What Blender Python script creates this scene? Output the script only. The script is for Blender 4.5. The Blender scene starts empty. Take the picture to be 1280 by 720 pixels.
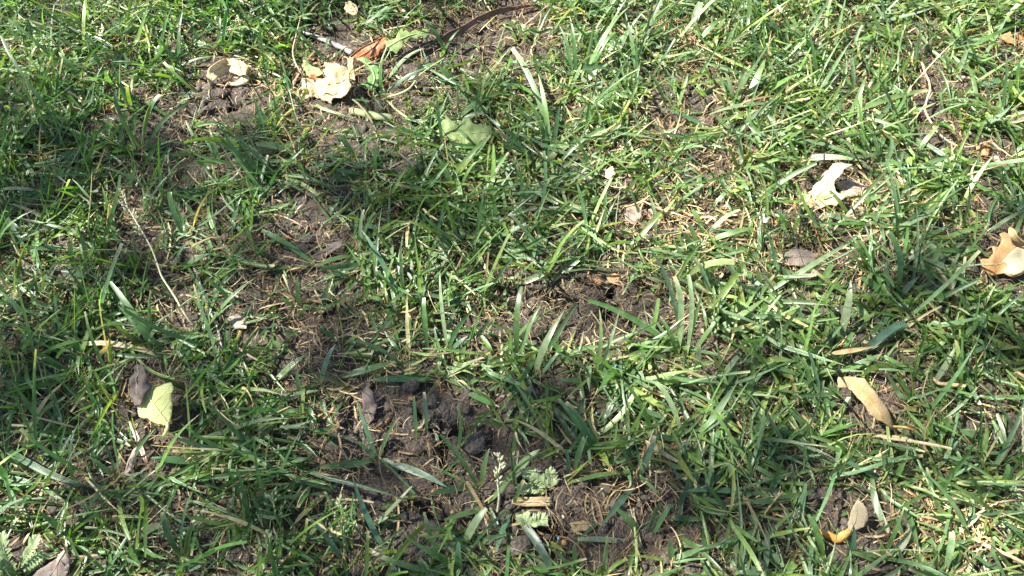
import bpy, math, random
import numpy as np
from mathutils import Vector, Matrix
from mathutils.geometry import delaunay_2d_cdt

random.seed(7)
rng = np.random.default_rng(7)
scene = bpy.context.scene
C = scene.collection

# ------------------------------------------------------------------ camera
CAM_H = 0.58
PITCH = math.radians(58)
FPX = 985.0                      # focal length in pixels of the 1280 px wide photograph
cam_data = bpy.data.cameras.new('camera')
cam_data.sensor_width = 36.0
cam_data.lens = 36.0 * FPX / 1280.0
cam_data.clip_start = 0.01
cam_data.clip_end = 400.0
cam = bpy.data.objects.new('camera', cam_data)
C.objects.link(cam)
cam.location = (0, 0, CAM_H)
cam.rotation_euler = (math.pi / 2 - PITCH, 0, 0)
scene.camera = cam

# ------------------------------------------------------------------ sky and sun
SUN_EL = math.radians(50)
SUN_AZ = math.radians(-76)       # from +Y towards +X: the sun stands to the left
world = bpy.data.worlds.new('World')
scene.world = world
world.use_nodes = True
wn = world.node_tree
bg = wn.nodes['Background']
sky = wn.nodes.new('ShaderNodeTexSky')
sky.sky_type = 'NISHITA'
sky.sun_disc = False
sky.sun_elevation = SUN_EL
sky.sun_rotation = SUN_AZ
wn.links.new(sky.outputs[0], bg.inputs[0])
bg.inputs[1].default_value = 0.06
sun_data = bpy.data.lights.new('sun', 'SUN')
sun_data.energy = 5.0
sun_data.angle = math.radians(0.55)
sun_data.color = (1.0, 0.95, 0.87)
sun = bpy.data.objects.new('sun', sun_data)
C.objects.link(sun)
SUN_DIR = Vector((math.sin(SUN_AZ) * math.cos(SUN_EL), math.cos(SUN_AZ) * math.cos(SUN_EL), math.sin(SUN_EL)))
sun.rotation_euler = SUN_DIR.to_track_quat('Z', 'Y').to_euler()
sun.location = (-3, 3, 5)
vs = scene.view_settings
vs.view_transform = 'Standard'
vs.look = 'None'
vs.exposure = 2.08
vs.gamma = 1.0
vs.use_curve_mapping = False
scene.cycles.max_bounces = 6
scene.cycles.transmission_bounces = 4
scene.cycles.sample_clamp_indirect = 6.0

# ------------------------------------------------------------------ pixel <-> ground
SP, CP = math.sin(PITCH), math.cos(PITCH)


def ray(px, py):
    x = (px - 640.0) / FPX
    y = -(py - 360.0) / FPX
    return np.array([x, y * SP + CP, y * CP - SP])


def hash01(ix, iy, seed):
    h = (ix.astype(np.int64) * 374761393 + iy.astype(np.int64) * 668265263 + seed * 1274126177) & 0xFFFFFFFF
    h = ((h ^ (h >> 13)) * 1274126177) & 0xFFFFFFFF
    h = (h ^ (h >> 16)) & 0xFFFFFFFF
    return h / 4294967295.0


def vnoise(x, y, seed=0):
    x = np.asarray(x, float); y = np.asarray(y, float)
    ix = np.floor(x); iy = np.floor(y)
    fx = x - ix; fy = y - iy
    fx = fx * fx * (3 - 2 * fx); fy = fy * fy * (3 - 2 * fy)
    a = hash01(ix, iy, seed); b = hash01(ix + 1, iy, seed)
    c = hash01(ix, iy + 1, seed); d = hash01(ix + 1, iy + 1, seed)
    return (a * (1 - fx) + b * fx) * (1 - fy) + (c * (1 - fx) + d * fx) * fy


def fbm(x, y, seed=0, octs=4):
    v = 0; amp = 0.5; f = 1.0
    for o in range(octs):
        v = v + amp * (vnoise(np.asarray(x) * f, np.asarray(y) * f, seed + o * 17) - 0.5)
        amp *= 0.5; f *= 2.03
    return v


def to_pixel(x, y, z=0.0):
    vx, vy, vz = x, y, z - CAM_H
    depth = vy * CP - vz * SP
    depth = np.where(depth < 0.05, 0.05, depth)
    u = vy * SP + vz * CP
    return 640 + FPX * vx / depth, 360 - FPX * u / depth


# thin or bare patches of the lawn, read off the photograph: x, y, rx, ry, strength
BARE = [(235, 165, 55, 45, .7), (285, 128, 52, 34, .9), (415, 160, 60, 32, .75), (480, 185, 50, 28, .6),
        (590, 55, 60, 36, .8), (500, 120, 50, 40, .7), (395, 285, 62, 45, .8), (400, 390, 60, 55, .85),
        (375, 440, 50, 40, .7), (270, 275, 40, 22, .6), (735, 385, 100, 42, 1.), (530, 565, 100, 82, 1.),
        (465, 500, 60, 45, .8), (725, 645, 105, 52, 1.), (815, 640, 55, 45, .9), (860, 140, 58, 45, .7),
        (875, 285, 95, 50, .55), (1000, 318, 60, 26, .6), (1060, 240, 60, 30, .4), (1090, 655, 62, 45, .8),
        (1165, 690, 62, 34, .6), (1195, 275, 70, 24, .5), (720, 530, 70, 34, .55), (960, 500, 60, 22, .4),
        (860, 425, 50, 20, .5), (580, 420, 60, 20, .4), (900, 690, 60, 30, .5), (790, 240, 40, 26, .4),
        (640, 40, 40, 40, .5), (190, 490, 30, 30, .3), (1040, 30, 60, 16, .35), (690, 130, 40, 40, .3),
        (580, 500, 60, 34, .7), (440, 640, 50, 30, .5), (230, 240, 40, 20, .4), (100, 560, 30, 15, .3)]


def bare(x, y):
    px, py = to_pixel(x, y)
    m = np.zeros_like(np.asarray(x, float))
    wob = 1 + 0.9 * fbm(np.asarray(x) * 22, np.asarray(y) * 22, 5, 3)
    for (cx, cy, rx, ry, s) in BARE:
        d = np.sqrt(((px - cx) / rx) ** 2 + ((py - cy) / ry) ** 2) * wob
        m = np.maximum(m, (s if s > .85 else .9 * s) * np.clip(((1.38 if s > .85 else 1.25) - d) / 0.5, 0, 1))
    out = (px < -30) | (px > 1310) | (py < -30) | (py > 750)
    n = np.clip((vnoise(np.asarray(x) * 7, np.asarray(y) * 7, 31) - 0.6) * 4, 0, 0.85)
    return np.where(out, n, m)


# where a fallen leaf or other find lies on top, the grass is pressed down: x, y, rx, ry in pixels of the photograph
CLEAR = [(285, 95, 27, 19), (408, 105, 34, 26), (460, 62, 26, 20), (441, 88, 7, 18), (507, 50, 30, 18), (463, 92, 14, 23), (465, 142, 28, 7),
         (582, 165, 22, 10), (568, 42, 14, 12), (590, 30, 14, 12), (612, 18, 16, 10), (640, 12, 20, 9), (439, 11, 10, 10), (395, 46, 16, 9), (425, 58, 16, 8),
         (1035, 233, 30, 30), (1064, 236, 18, 12), (1257, 318, 34, 32), (1095, 508, 28, 30), (1062, 477, 18, 9), (1072, 645, 16, 22), (1042, 669, 22, 10),
         (193, 505, 26, 30), (170, 481, 15, 27), (66, 712, 24, 18), (668, 627, 26, 9), (747, 352, 13, 10), (403, 389, 10, 9), (276, 134, 17, 11),
         (160, 262, 14, 24), (184, 300, 9, 14), (198, 330, 8, 14), (208, 356, 8, 14), (222, 378, 8, 12), (236, 398, 8, 10), (1000, 322, 24, 10),
         (1160, 100, 8, 22), (1160, 140, 8, 16), (1180, 172, 16, 9), (1225, 181, 18, 7), (1255, 190, 12, 8), (622, 580, 8, 14), (665, 604, 22, 12),
         (462, 505, 9, 22), (412, 312, 20, 12), (30, 690, 24, 20), (791, 270, 11, 11), (297, 402, 12, 8), (162, 576, 9, 16), (1267, 48, 15, 8), (767, 348, 9, 7)]


def clear_mask(P):
    """True for blades that would lie over one of the finds."""
    px, py = to_pixel(P[..., 0], P[..., 1], P[..., 2])
    hit = np.zeros(P.shape[0], bool)
    for cx, cy, rx, ry in CLEAR:
        hit |= ((((px - cx) / (rx + 2)) ** 2 + ((py - cy) / (ry + 2)) ** 2) < 1).any(1)
    return hit


CRACKS = [[(520, 512), (538, 528), (552, 541), (556, 556), (551, 572), (566, 590)],
          [(552, 541), (575, 535), (592, 545)], [(512, 622), (535, 634), (548, 640), (566, 652)],
          [(768, 352), (763, 372), (759, 388), (776, 398), (800, 400)], [(680, 362), (700, 376), (722, 372)],
          [(780, 612), (802, 622), (822, 630), (838, 648)], [(690, 596), (672, 606), (655, 600)],
          [(405, 312), (420, 322), (446, 320)], [(262, 122), (280, 131), (298, 128)], [(660, 655), (690, 664), (712, 660)]]


def ground0(px, py, z=0.0):
    d = ray(px, py)
    t = (z - CAM_H) / d[2]
    return np.array([0, 0, CAM_H]) + d * t


CRACK_SEG = []
for cr in CRACKS:
    pts = []
    for a, b in zip(cr[:-1], cr[1:]):
        for k in range(5):
            f = k / 5
            pts.append((a[0] + (b[0] - a[0]) * f + random.uniform(-1.5, 1.5), a[1] + (b[1] - a[1]) * f + random.uniform(-1.5, 1.5)))
    pts.append(cr[-1])
    w = [ground0(*p)[:2] for p in pts]
    n = len(w)
    for i in range(n - 1):
        f = min(i, n - 1 - i) / (n / 2)
        CRACK_SEG.append((w[i], w[i + 1], 0.0017 + 0.0032 * f))


def terrain(x, y, fine=True):
    x = np.asarray(x, float); y = np.asarray(y, float)
    near = np.exp(-((x / 3.0) ** 2 + ((y - .45) / 3.0) ** 2))
    z = 0.020 * fbm(x * 5, y * 5, 3, 3)
    z = z - 0.004 * bare(x, y) * near
    if fine:
        bm_ = 0.35 + 0.65 * bare(x, y)
        z = z + near * bm_ * (0.015 * fbm(x * 55, y * 55, 9, 3) + 0.0055 * np.abs(fbm(x * 170, y * 170, 12, 2)))
    return z


def ground(px, py, lift=0.0):
    z = 0.0
    for _ in range(3):
        p = ground0(px, py, z + lift)
        z = float(terrain(p[0:1], p[1:2])[0])
    p[2] = z + lift
    return p


def depth_of(p):
    return p[1] * CP - (p[2] - CAM_H) * SP


def px_size(p, n):
    return n * depth_of(p) / FPX


# ------------------------------------------------------------------ materials
def new_mat(name):
    m = bpy.data.materials.new(name)
    m.use_nodes = True
    nt = m.node_tree
    for n in list(nt.nodes):
        if n.type != 'OUTPUT_MATERIAL':
            nt.nodes.remove(n)
    return m, nt, nt.nodes['Material Output']


def N(nt, t, **kw):
    n = nt.nodes.new(t)
    for k, v in kw.items():
        if k in n.inputs:
            n.inputs[k].default_value = v
        else:
            setattr(n, k, v)
    return n


def mixc(nt, mode, fac, a, b):
    n = nt.nodes.new('ShaderNodeMix')
    n.data_type = 'RGBA'; n.blend_type = mode
    for sock, v in ((n.inputs[0], fac), (n.inputs[6], a), (n.inputs[7], b)):
        if hasattr(v, 'is_output'):
            nt.links.new(v, sock)
        elif isinstance(v, (int, float)):
            sock.default_value = v
        else:
            sock.default_value = (*v, 1)
    return n.outputs[2]


def ramp(nt, src, stops):
    r = nt.nodes.new('ShaderNodeValToRGB')
    els = r.color_ramp.elements
    while len(els) > 1:
        els.remove(els[-1])
    els[0].position = stops[0][0]; els[0].color = (*stops[0][1], 1)
    for p, c in stops[1:]:
        e = els.new(p); e.color = (*c, 1)
    nt.links.new(src, r.inputs[0])
    return r.outputs[0]


def mat_grass():
    m, nt, out = new_mat('grass_blade')
    col = N(nt, 'ShaderNodeAttribute', attribute_name='Col').outputs['Color']
    bl = N(nt, 'ShaderNodeAttribute', attribute_name='along')
    sep = N(nt, 'ShaderNodeSeparateXYZ'); nt.links.new(bl.outputs['Vector'], sep.inputs[0])
    # fine parallel veins across the blade
    mul = N(nt, 'ShaderNodeMath', operation='MULTIPLY'); nt.links.new(sep.outputs[0], mul.inputs[0]); mul.inputs[1].default_value = 22.0
    sn = N(nt, 'ShaderNodeMath', operation='SINE'); nt.links.new(mul.outputs[0], sn.inputs[0])
    v = N(nt, 'ShaderNodeMapRange'); nt.links.new(sn.outputs[0], v.inputs[0])
    v.inputs[1].default_value = -1; v.inputs[2].default_value = 1; v.inputs[3].default_value = 0.78; v.inputs[4].default_value = 1.12
    geo = N(nt, 'ShaderNodeNewGeometry')
    nz = N(nt, 'ShaderNodeTexNoise', Scale=170.0, Detail=3.0); nt.links.new(geo.outputs['Position'], nz.inputs['Vector'])
    v2 = N(nt, 'ShaderNodeMapRange'); nt.links.new(nz.outputs[0], v2.inputs[0])
    v2.inputs[1].default_value = .3; v2.inputs[2].default_value = .7; v2.inputs[3].default_value = 0.72; v2.inputs[4].default_value = 1.25
    vv = N(nt, 'ShaderNodeMath', operation='MULTIPLY'); nt.links.new(v.outputs[0], vv.inputs[0]); nt.links.new(v2.outputs[0], vv.inputs[1])
    base = mixc(nt, 'MULTIPLY', 1.0, col, vv.outputs[0])
    # dry flecks
    nf = N(nt, 'ShaderNodeTexNoise', Scale=330.0, Detail=2.0); nt.links.new(geo.outputs['Position'], nf.inputs['Vector'])
    ff = N(nt, 'ShaderNodeMapRange'); nt.links.new(nf.outputs[0], ff.inputs[0])
    ff.inputs[1].default_value = .66; ff.inputs[2].default_value = .76; ff.inputs[3].default_value = 0; ff.inputs[4].default_value = .55
    base = mixc(nt, 'MIX', ff.outputs[0], base, (.32, .27, .13))
    p = N(nt, 'ShaderNodeBsdfPrincipled', Roughness=0.33)
    p.inputs['Specular IOR Level'].default_value = 0.75
    nt.links.new(base, p.inputs['Base Color'])
    bump = N(nt, 'ShaderNodeBump', Strength=0.25, Distance=0.0004); nt.links.new(sn.outputs[0], bump.inputs['Height'])
    nt.links.new(bump.outputs[0], p.inputs['Normal'])
    tc = mixc(nt, 'MULTIPLY', 1.0, base, (2.1, 2.1, 0.85))
    t = N(nt, 'ShaderNodeBsdfTranslucent'); nt.links.new(tc, t.inputs[0])
    mx = N(nt, 'ShaderNodeMixShader'); mx.inputs[0].default_value = 0.36
    nt.links.new(p.outputs[0], mx.inputs[1]); nt.links.new(t.outputs[0], mx.inputs[2])
    nt.links.new(mx.outputs[0], out.inputs[0])
    return m


def mat_litter():
    m, nt, out = new_mat('dry_litter')
    col = N(nt, 'ShaderNodeAttribute', attribute_name='Col').outputs['Color']
    geo = N(nt, 'ShaderNodeNewGeometry')
    nz = N(nt, 'ShaderNodeTexNoise', Scale=260.0, Detail=3.0); nt.links.new(geo.outputs['Position'], nz.inputs['Vector'])
    b = ramp(nt, nz.outputs[0], [(.3, (.55, .5, .45)), (.7, (1.15, 1.1, 1.05))])
    base = mixc(nt, 'MULTIPLY', 1.0, col, b)
    p = N(nt, 'ShaderNodeBsdfPrincipled', Roughness=0.62); nt.links.new(base, p.inputs['Base Color'])
    p.inputs['Specular IOR Level'].default_value = 0.3
    t = N(nt, 'ShaderNodeBsdfTranslucent'); nt.links.new(base, t.inputs[0])
    mx = N(nt, 'ShaderNodeMixShader'); mx.inputs[0].default_value = 0.18
    nt.links.new(p.outputs[0], mx.inputs[1]); nt.links.new(t.outputs[0], mx.inputs[2])
    nt.links.new(mx.outputs[0], out.inputs[0])
    return m


def mat_soil(name='soil', dark=1.0):
    m, nt, out = new_mat(name)
    geo = N(nt, 'ShaderNodeNewGeometry')
    n1 = N(nt, 'ShaderNodeTexNoise', Scale=45.0, Detail=6.0, Roughness=.65); nt.links.new(geo.outputs['Position'], n1.inputs['Vector'])
    n2 = N(nt, 'ShaderNodeTexNoise', Scale=650.0, Detail=4.0, Roughness=.7); nt.links.new(geo.outputs['Position'], n2.inputs['Vector'])
    a = ramp(nt, n1.outputs[0], [(.3, (.034 * dark, .028 * dark, .0235 * dark)), (.55, (.078 * dark, .066 * dark, .056 * dark)), (.75, (.135 * dark, .117 * dark, .100 * dark))])
    b = ramp(nt, n2.outputs[0], [(.32, (.45, .43, .42)), (.5, (.95, .93, .9)), (.72, (1.75, 1.65, 1.55))])
    base = mixc(nt, 'MULTIPLY', 1.0, a, b)
    # beyond the plot in view the ground wears the lawn's own colour
    sx = N(nt, 'ShaderNodeVectorMath', operation='LENGTH'); nt.links.new(geo.outputs['Position'], sx.inputs[0])
    far = N(nt, 'ShaderNodeMapRange'); nt.links.new(sx.outputs['Value'], far.inputs[0])
    far.inputs[1].default_value = 1.3; far.inputs[2].default_value = 2.1
    n3 = N(nt, 'ShaderNodeTexNoise', Scale=9.0, Detail=8.0); nt.links.new(geo.outputs['Position'], n3.inputs['Vector'])
    lawn = ramp(nt, n3.outputs[0], [(.3, (.03, .07, .018)), (.6, (.07, .13, .035)), (.8, (.14, .15, .06))])
    base = mixc(nt, 'MIX', far.outputs[0], base, lawn)
    p = N(nt, 'ShaderNodeBsdfPrincipled', Roughness=0.9); nt.links.new(base, p.inputs['Base Color'])
    p.inputs['Specular IOR Level'].default_value = 0.25
    n4 = N(nt, 'ShaderNodeTexVoronoi', Scale=330.0); nt.links.new(geo.outputs['Position'], n4.inputs['Vector'])
    add = N(nt, 'ShaderNodeMath', operation='ADD'); nt.links.new(n2.outputs[0], add.inputs[0]); nt.links.new(n4.outputs[0], add.inputs[1])
    bump = N(nt, 'ShaderNodeBump', Strength=0.9, Distance=0.0016); nt.links.new(add.outputs[0], bump.inputs['Height'])
    nt.links.new(bump.outputs[0], p.inputs['Normal'])
    nt.links.new(p.outputs[0], out.inputs[0])
    return m


def mat_leaf(name, c_a, c_b, c_spot, rough=.55, trans=.3, scale=90.0, spot=.68, vein=None):
    m, nt, out = new_mat(name)
    tc = N(nt, 'ShaderNodeTexCoord')
    n1 = N(nt, 'ShaderNodeTexNoise', Scale=scale, Detail=5.0, Roughness=.6); nt.links.new(tc.outputs['Object'], n1.inputs['Vector'])
    base = ramp(nt, n1.outputs[0], [(.33, c_a), (.66, c_b)])
    n2 = N(nt, 'ShaderNodeTexNoise', Scale=scale * 4.5, Detail=3.0); nt.links.new(tc.outputs['Object'], n2.inputs['Vector'])
    f = N(nt, 'ShaderNodeMapRange'); nt.links.new(n2.outputs[0], f.inputs[0])
    f.inputs[1].default_value = spot; f.inputs[2].default_value = spot + .1; f.inputs[4].default_value = .8
    base = mixc(nt, 'MIX', f.outputs[0], base, c_spot)
    # fine net of veins
    vo = N(nt, 'ShaderNodeTexVoronoi', Scale=520.0, feature='DISTANCE_TO_EDGE'); nt.links.new(tc.outputs['Object'], vo.inputs['Vector'])
    vr = N(nt, 'ShaderNodeMapRange'); nt.links.new(vo.outputs[0], vr.inputs[0])
    vr.inputs[1].default_value = 0; vr.inputs[2].default_value = .16; vr.inputs[3].default_value = .80; vr.inputs[4].default_value = 1.03
    base = mixc(nt, 'MULTIPLY', 1.0, base, vr.outputs[0])
    p = N(nt, 'ShaderNodeBsdfPrincipled', Roughness=rough); nt.links.new(base, p.inputs['Base Color'])
    p.inputs['Specular IOR Level'].default_value = 0.35
    bump = N(nt, 'ShaderNodeBump', Strength=0.5, Distance=0.0007)
    ad = N(nt, 'ShaderNodeMath', operation='ADD'); nt.links.new(n2.outputs[0], ad.inputs[0]); nt.links.new(vr.outputs[0], ad.inputs[1])
    nt.links.new(ad.outputs[0], bump.inputs['Height'])
    nt.links.new(bump.outputs[0], p.inputs['Normal'])
    t = N(nt, 'ShaderNodeBsdfTranslucent'); nt.links.new(base, t.inputs[0])
    mx = N(nt, 'ShaderNodeMixShader'); mx.inputs[0].default_value = trans
    nt.links.new(p.outputs[0], mx.inputs[1]); nt.links.new(t.outputs[0], mx.inputs[2])
    nt.links.new(mx.outputs[0], out.inputs[0])
    return m


M = dict(
    grass=mat_grass(), litter=mat_litter(), soil=mat_soil(), clod=mat_soil('soil_clod_dirt', 1.25),
    cream=mat_leaf('cream_dry_leaf', (.52, .40, .20), (.68, .58, .37), (.28, .16, .06)),
    cream2=mat_leaf('pale_straw_leaf', (.38, .27, .12), (.50, .38, .21), (.45, .28, .10), spot=.72),
    tan=mat_leaf('tan_dry_leaf', (.40, .20, .07), (.53, .33, .16), (.22, .11, .045)),
    palegrey=mat_leaf('grey_tan_leaf', (.52, .44, .29), (.64, .56, .39), (.36, .27, .16), scale=60, trans=.5),
    orange=mat_leaf('orange_dry_leaf', (.55, .27, .06), (.70, .47, .17), (.36, .16, .04)),
    rust=mat_leaf('rust_brown_leaf', (.30, .095, .035), (.42, .17, .07), (.10, .04, .02), rough=.4, trans=.22),
    bark=mat_leaf('brown_strip_leaf', (.14, .075, .045), (.24, .14, .09), (.06, .035, .025), rough=.6, trans=.06),
    darkleaf=mat_leaf('dark_withered_leaf', (.060, .046, .038), (.125, .100, .082), (.03, .022, .02), rough=.7, trans=.05, scale=150),
    greyleaf=mat_leaf('grey_brown_leaf', (.23, .175, .135), (.36, .29, .225), (.11, .09, .08), rough=.65, trans=.08),
    yellow=mat_leaf('pale_yellow_leaf', (.56, .60, .20), (.66, .69, .30), (.50, .42, .10), scale=60, spot=.75, trans=.35),
    yellowrim=mat_leaf('yellow_leaf_vein', (.74, .74, .30), (.80, .80, .42), (.6, .5, .1), spot=.8),
    weed=mat_leaf('pale_green_weed', (.17, .26, .075), (.31, .39, .15), (.45, .42, .18), scale=70, trans=.36, rough=.45),
    weed2=mat_leaf('green_weed', (.085, .20, .05), (.16, .30, .085), (.3, .33, .12), scale=70, trans=.36, rough=.45),
    ferny=mat_leaf('grey_green_weed', (.26, .35, .15), (.42, .50, .25), (.45, .46, .3), scale=90, trans=.3),
    rib=mat_leaf('pale_weed_rib', (.38, .47, .19), (.52, .58, .30), (.55, .5, .3), scale=60),
    twig=mat_leaf('pale_twig', (.30, .20, .12), (.46, .35, .24), (.16, .10, .06), trans=0.0, rough=.75, scale=160),
    greytwig=mat_leaf('grey_twig', (.17, .16, .155), (.32, .30, .29), (.09, .08, .08), trans=0.0, rough=.8, scale=160),
    straw=mat_leaf('straw_stem', (.40, .39, .22), (.52, .50, .32), (.4, .3, .15), trans=.1, rough=.5, scale=120),
    spikelet=mat_leaf('seed_spikelet', (.30, .33, .18), (.46, .47, .28), (.5, .42, .22), trans=.25, rough=.55, scale=160),
    stone=mat_leaf('grey_stone', (.12, .11, .105), (.20, .185, .175), (.07, .065, .06), trans=0.0, rough=.85, scale=120),
    pinkstone=mat_leaf('pink_stone', (.24, .18, .165), (.34, .275, .25), (.16, .12, .11), trans=0.0, rough=.8, scale=120),
    seed=mat_leaf('chestnut_seed', (.36, .17, .08), (.50, .28, .15), (.2, .09, .04), trans=0.0, rough=.4, scale=120),
    shell=mat_leaf('honey_shell', (.46, .30, .12), (.58, .45, .24), (.3, .16, .05), trans=.1, rough=.3, scale=100),
    blue=mat_leaf('blue_fleck', (.10, .36, .62), (.16, .48, .72), (.3, .6, .8), trans=0.0, rough=.4, scale=100),
    fluff=mat_leaf('white_fluff', (.70, .68, .62), (.80, .79, .74), (.6, .55, .45), trans=.3, rough=.8, scale=100),
)


# ------------------------------------------------------------------ mesh helpers
def mesh_from(name, verts, faces, mat, smooth=True):
    me = bpy.data.meshes.new(name)
    me.from_pydata([tuple(map(float, v)) for v in verts], [], faces)
    if smooth:
        me.polygons.foreach_set('use_smooth', [True] * len(me.polygons))
    me.materials.append(mat)
    return me


def link(name, me, parent=None, loc=None):
    o = bpy.data.objects.new(name, me)
    C.objects.link(o)
    if loc is not None:
        o.location = loc
    if parent is not None:
        o.parent = parent
    return o


def tag(o, label=None, cat=None, group=None, kind=None):
    if label: o['label'] = label
    if cat: o['category'] = cat
    if group: o['group'] = group
    if kind: o['kind'] = kind
    return o


def thing(name, label, cat, loc, group=None):
    o = bpy.data.objects.new(name, None)
    o.empty_display_size = 0.01
    C.objects.link(o)
    o.location = tuple(map(float, loc))
    return tag(o, label, cat, group)


def solid(o, t=0.0004):
    md = o.modifiers.new('thickness', 'SOLIDIFY')
    md.thickness = t
    md.offset = 0
    return o


def smooth_path(pts, n):
    """Catmull-Rom through the points, n samples."""
    P = np.array(pts, float)
    P = np.vstack([2 * P[0] - P[1], P, 2 * P[-1] - P[-2]])
    k = len(P) - 3
    out = []
    for t in np.linspace(0, k - 1e-6, n):
        i = int(t); f = t - i
        a, b, c, d = P[i], P[i + 1], P[i + 2], P[i + 3]
        out.append(0.5 * ((2 * b) + (-a + c) * f + (2 * a - 5 * b + 4 * c - d) * f * f + (-a + 3 * b - 3 * c + d) * f ** 3))
    return np.array(out)


def tube_mesh(name, path, radii, mat, sides=7, rough=0.0):
    P = np.array(path, float)
    n = len(P)
    T = np.gradient(P, axis=0)
    T /= np.linalg.norm(T, axis=1)[:, None] + 1e-12
    verts = []; faces = []
    up = np.array([0.13, 0.2, 0.97])
    for i in range(n):
        s = np.cross(T[i], up); s /= np.linalg.norm(s) + 1e-12
        u = np.cross(s, T[i])
        for k in range(sides):
            a = 2 * math.pi * k / sides
            r = radii[i] * (1 + rough * random.uniform(-1, 1))
            verts.append(P[i] + r * (math.cos(a) * s + math.sin(a) * u))
    for i in range(n - 1):
        for k in range(sides):
            k2 = (k + 1) % sides
            faces.append((i * sides + k, i * sides + k2, (i + 1) * sides + k2, (i + 1) * sides + k))
    faces.append(tuple(range(sides - 1, -1, -1)))
    faces.append(tuple((n - 1) * sides + k for k in range(sides)))
    return mesh_from(name, verts, faces, mat)


def lump_mesh(name, size, mat, seed=0, sub=2, amp=.25, smooth=True):
    """An uneven rounded lump from a subdivided icosahedron; size = three half-axes."""
    import bmesh
    bm = bmesh.new()
    bmesh.ops.create_icosphere(bm, subdivisions=sub, radius=1.0)
    r = random.Random(seed)
    ax = [Vector((r.gauss(0, 1), r.gauss(0, 1), r.gauss(0, 1))).normalized() for _ in range(9)]
    am = [r.uniform(-1, 1) for _ in range(9)]
    for v in bm.verts:
        d = v.co.normalized()
        k = 1 + amp * sum(a * max(0, d.dot(x)) ** 3 for a, x in zip(am, ax)) + amp * .25 * r.uniform(-1, 1)
        v.co = Vector((d.x * size[0] * k, d.y * size[1] * k, d.z * size[2] * k))
    me = bpy.data.meshes.new(name)
    bm.to_mesh(me); bm.free()
    if smooth:
        me.polygons.foreach_set('use_smooth', [True] * len(me.polygons))
    me.materials.append(mat)
    return me


def ribbon_mesh(name, path, widths, side, mat, curl=0.0, cols=5, ragged=0.0, seed=0, wrinkle=0.0):
    """A strip along path; side = width direction per point (or one); curl bends the cross-section."""
    r = random.Random(seed)
    P = np.array(path, float); n = len(P)
    T = np.gradient(P, axis=0); T /= np.linalg.norm(T, axis=1)[:, None] + 1e-12
    S = np.array(side, float)
    if S.ndim == 1:
        S = np.repeat(S[None], n, 0)
    S = S - (S * T).sum(1)[:, None] * T
    S /= np.linalg.norm(S, axis=1)[:, None] + 1e-12
    NN = np.cross(T, S)
    verts = []; faces = []
    for i in range(n):
        for k in range(cols):
            u = -1 + 2 * k / (cols - 1)
            w = widths[i] / 2
            if k in (0, cols - 1):
                w *= 1 + ragged * r.uniform(-1, 1)
            verts.append(P[i] + S[i] * u * w + NN[i] * (curl * widths[i] * (u * u - .4) + wrinkle * r.uniform(-1, 1)))
    for i in range(n - 1):
        for k in range(cols - 1):
            a = i * cols + k
            faces.append((a, a + 1, a + 1 + cols, a + cols))
    return mesh_from(name, verts, faces, mat)


def inside(poly, x, y):
    c = False
    n = len(poly)
    j = n - 1
    for i in range(n):
        xi, yi = poly[i]; xj, yj = poly[j]
        if (yi > y) != (yj > y) and x < (xj - xi) * (y - yi) / (yj - yi) + xi:
            c = not c
        j = i
    return c


def outline_mesh(name, outline_px, anchor, normal, mat, disp, spacing=.0026, rag=.0004, origin=None, holes=(), seed=0):
    """A leaf sheet whose outline is read off the photograph and laid on its own plane through
    anchor; disp(u, v) (u, v in metres on the plane) bends it into its real curled form."""
    r = random.Random(seed)
    n = np.array(normal, float); n /= np.linalg.norm(n)
    ex = np.cross([0, 1, 0], n); ex /= np.linalg.norm(ex)
    ey = np.cross(n, ex)
    cam_p = np.array([0, 0, CAM_H])

    def uv(px, py):
        d = ray(px, py)
        t = np.dot(anchor - cam_p, n) / np.dot(d, n)
        q = cam_p + d * t - anchor
        return float(np.dot(q, ex)), float(np.dot(q, ey))

    def densify(pts):
        raw = [uv(*p) for p in pts]
        o = []
        for a, b in zip(raw, raw[1:] + raw[:1]):
            L = math.hypot(b[0] - a[0], b[1] - a[1])
            k = max(1, int(L / spacing))
            for i in range(k):
                f = i / k
                o.append((a[0] + (b[0] - a[0]) * f + r.uniform(-rag, rag), a[1] + (b[1] - a[1]) * f + r.uniform(-rag, rag)))
        return o
    poly = densify(outline_px)
    hpolys = [densify(h) for h in holes]
    pts = [Vector(p) for p in poly]
    edges = [(i, (i + 1) % len(poly)) for i in range(len(poly))]
    for hp in hpolys:
        b = len(pts)
        pts += [Vector(p) for p in hp]
        edges += [(b + i, b + (i + 1) % len(hp)) for i in range(len(hp))]
    xs = [p[0] for p in poly]; ys = [p[1] for p in poly]
    y = min(ys); row = 0
    while y < max(ys):
        x = min(xs) + (spacing / 2 if row % 2 else 0)
        while x < max(xs):
            q = (x + r.uniform(-.2, .2) * spacing, y + r.uniform(-.2, .2) * spacing)
            if inside(poly, *q):
                pts.append(Vector(q))
            x += spacing
        y += spacing * .87; row += 1
    vo, eo, fo, *_ = delaunay_2d_cdt(pts, edges, [], 0, 1e-6)
    keep = []
    for f in fo:
        cx = sum(vo[i].x for i in f) / len(f); cy = sum(vo[i].y for i in f) / len(f)
        if inside(poly, cx, cy) and not any(inside(h, cx, cy) for h in hpolys):
            keep.append(tuple(f))
    org = anchor if origin is None else origin
    verts = [anchor + ex * v.x + ey * v.y + n * disp(v.x, v.y) - org for v in vo]
    me = mesh_from(name, verts, keep, mat)
    return me, (lambda px, py, off=0.0: (lambda q: anchor + ex * q[0] + ey * q[1] + n * (disp(*q) + off) - org)(uv(px, py)))


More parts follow.
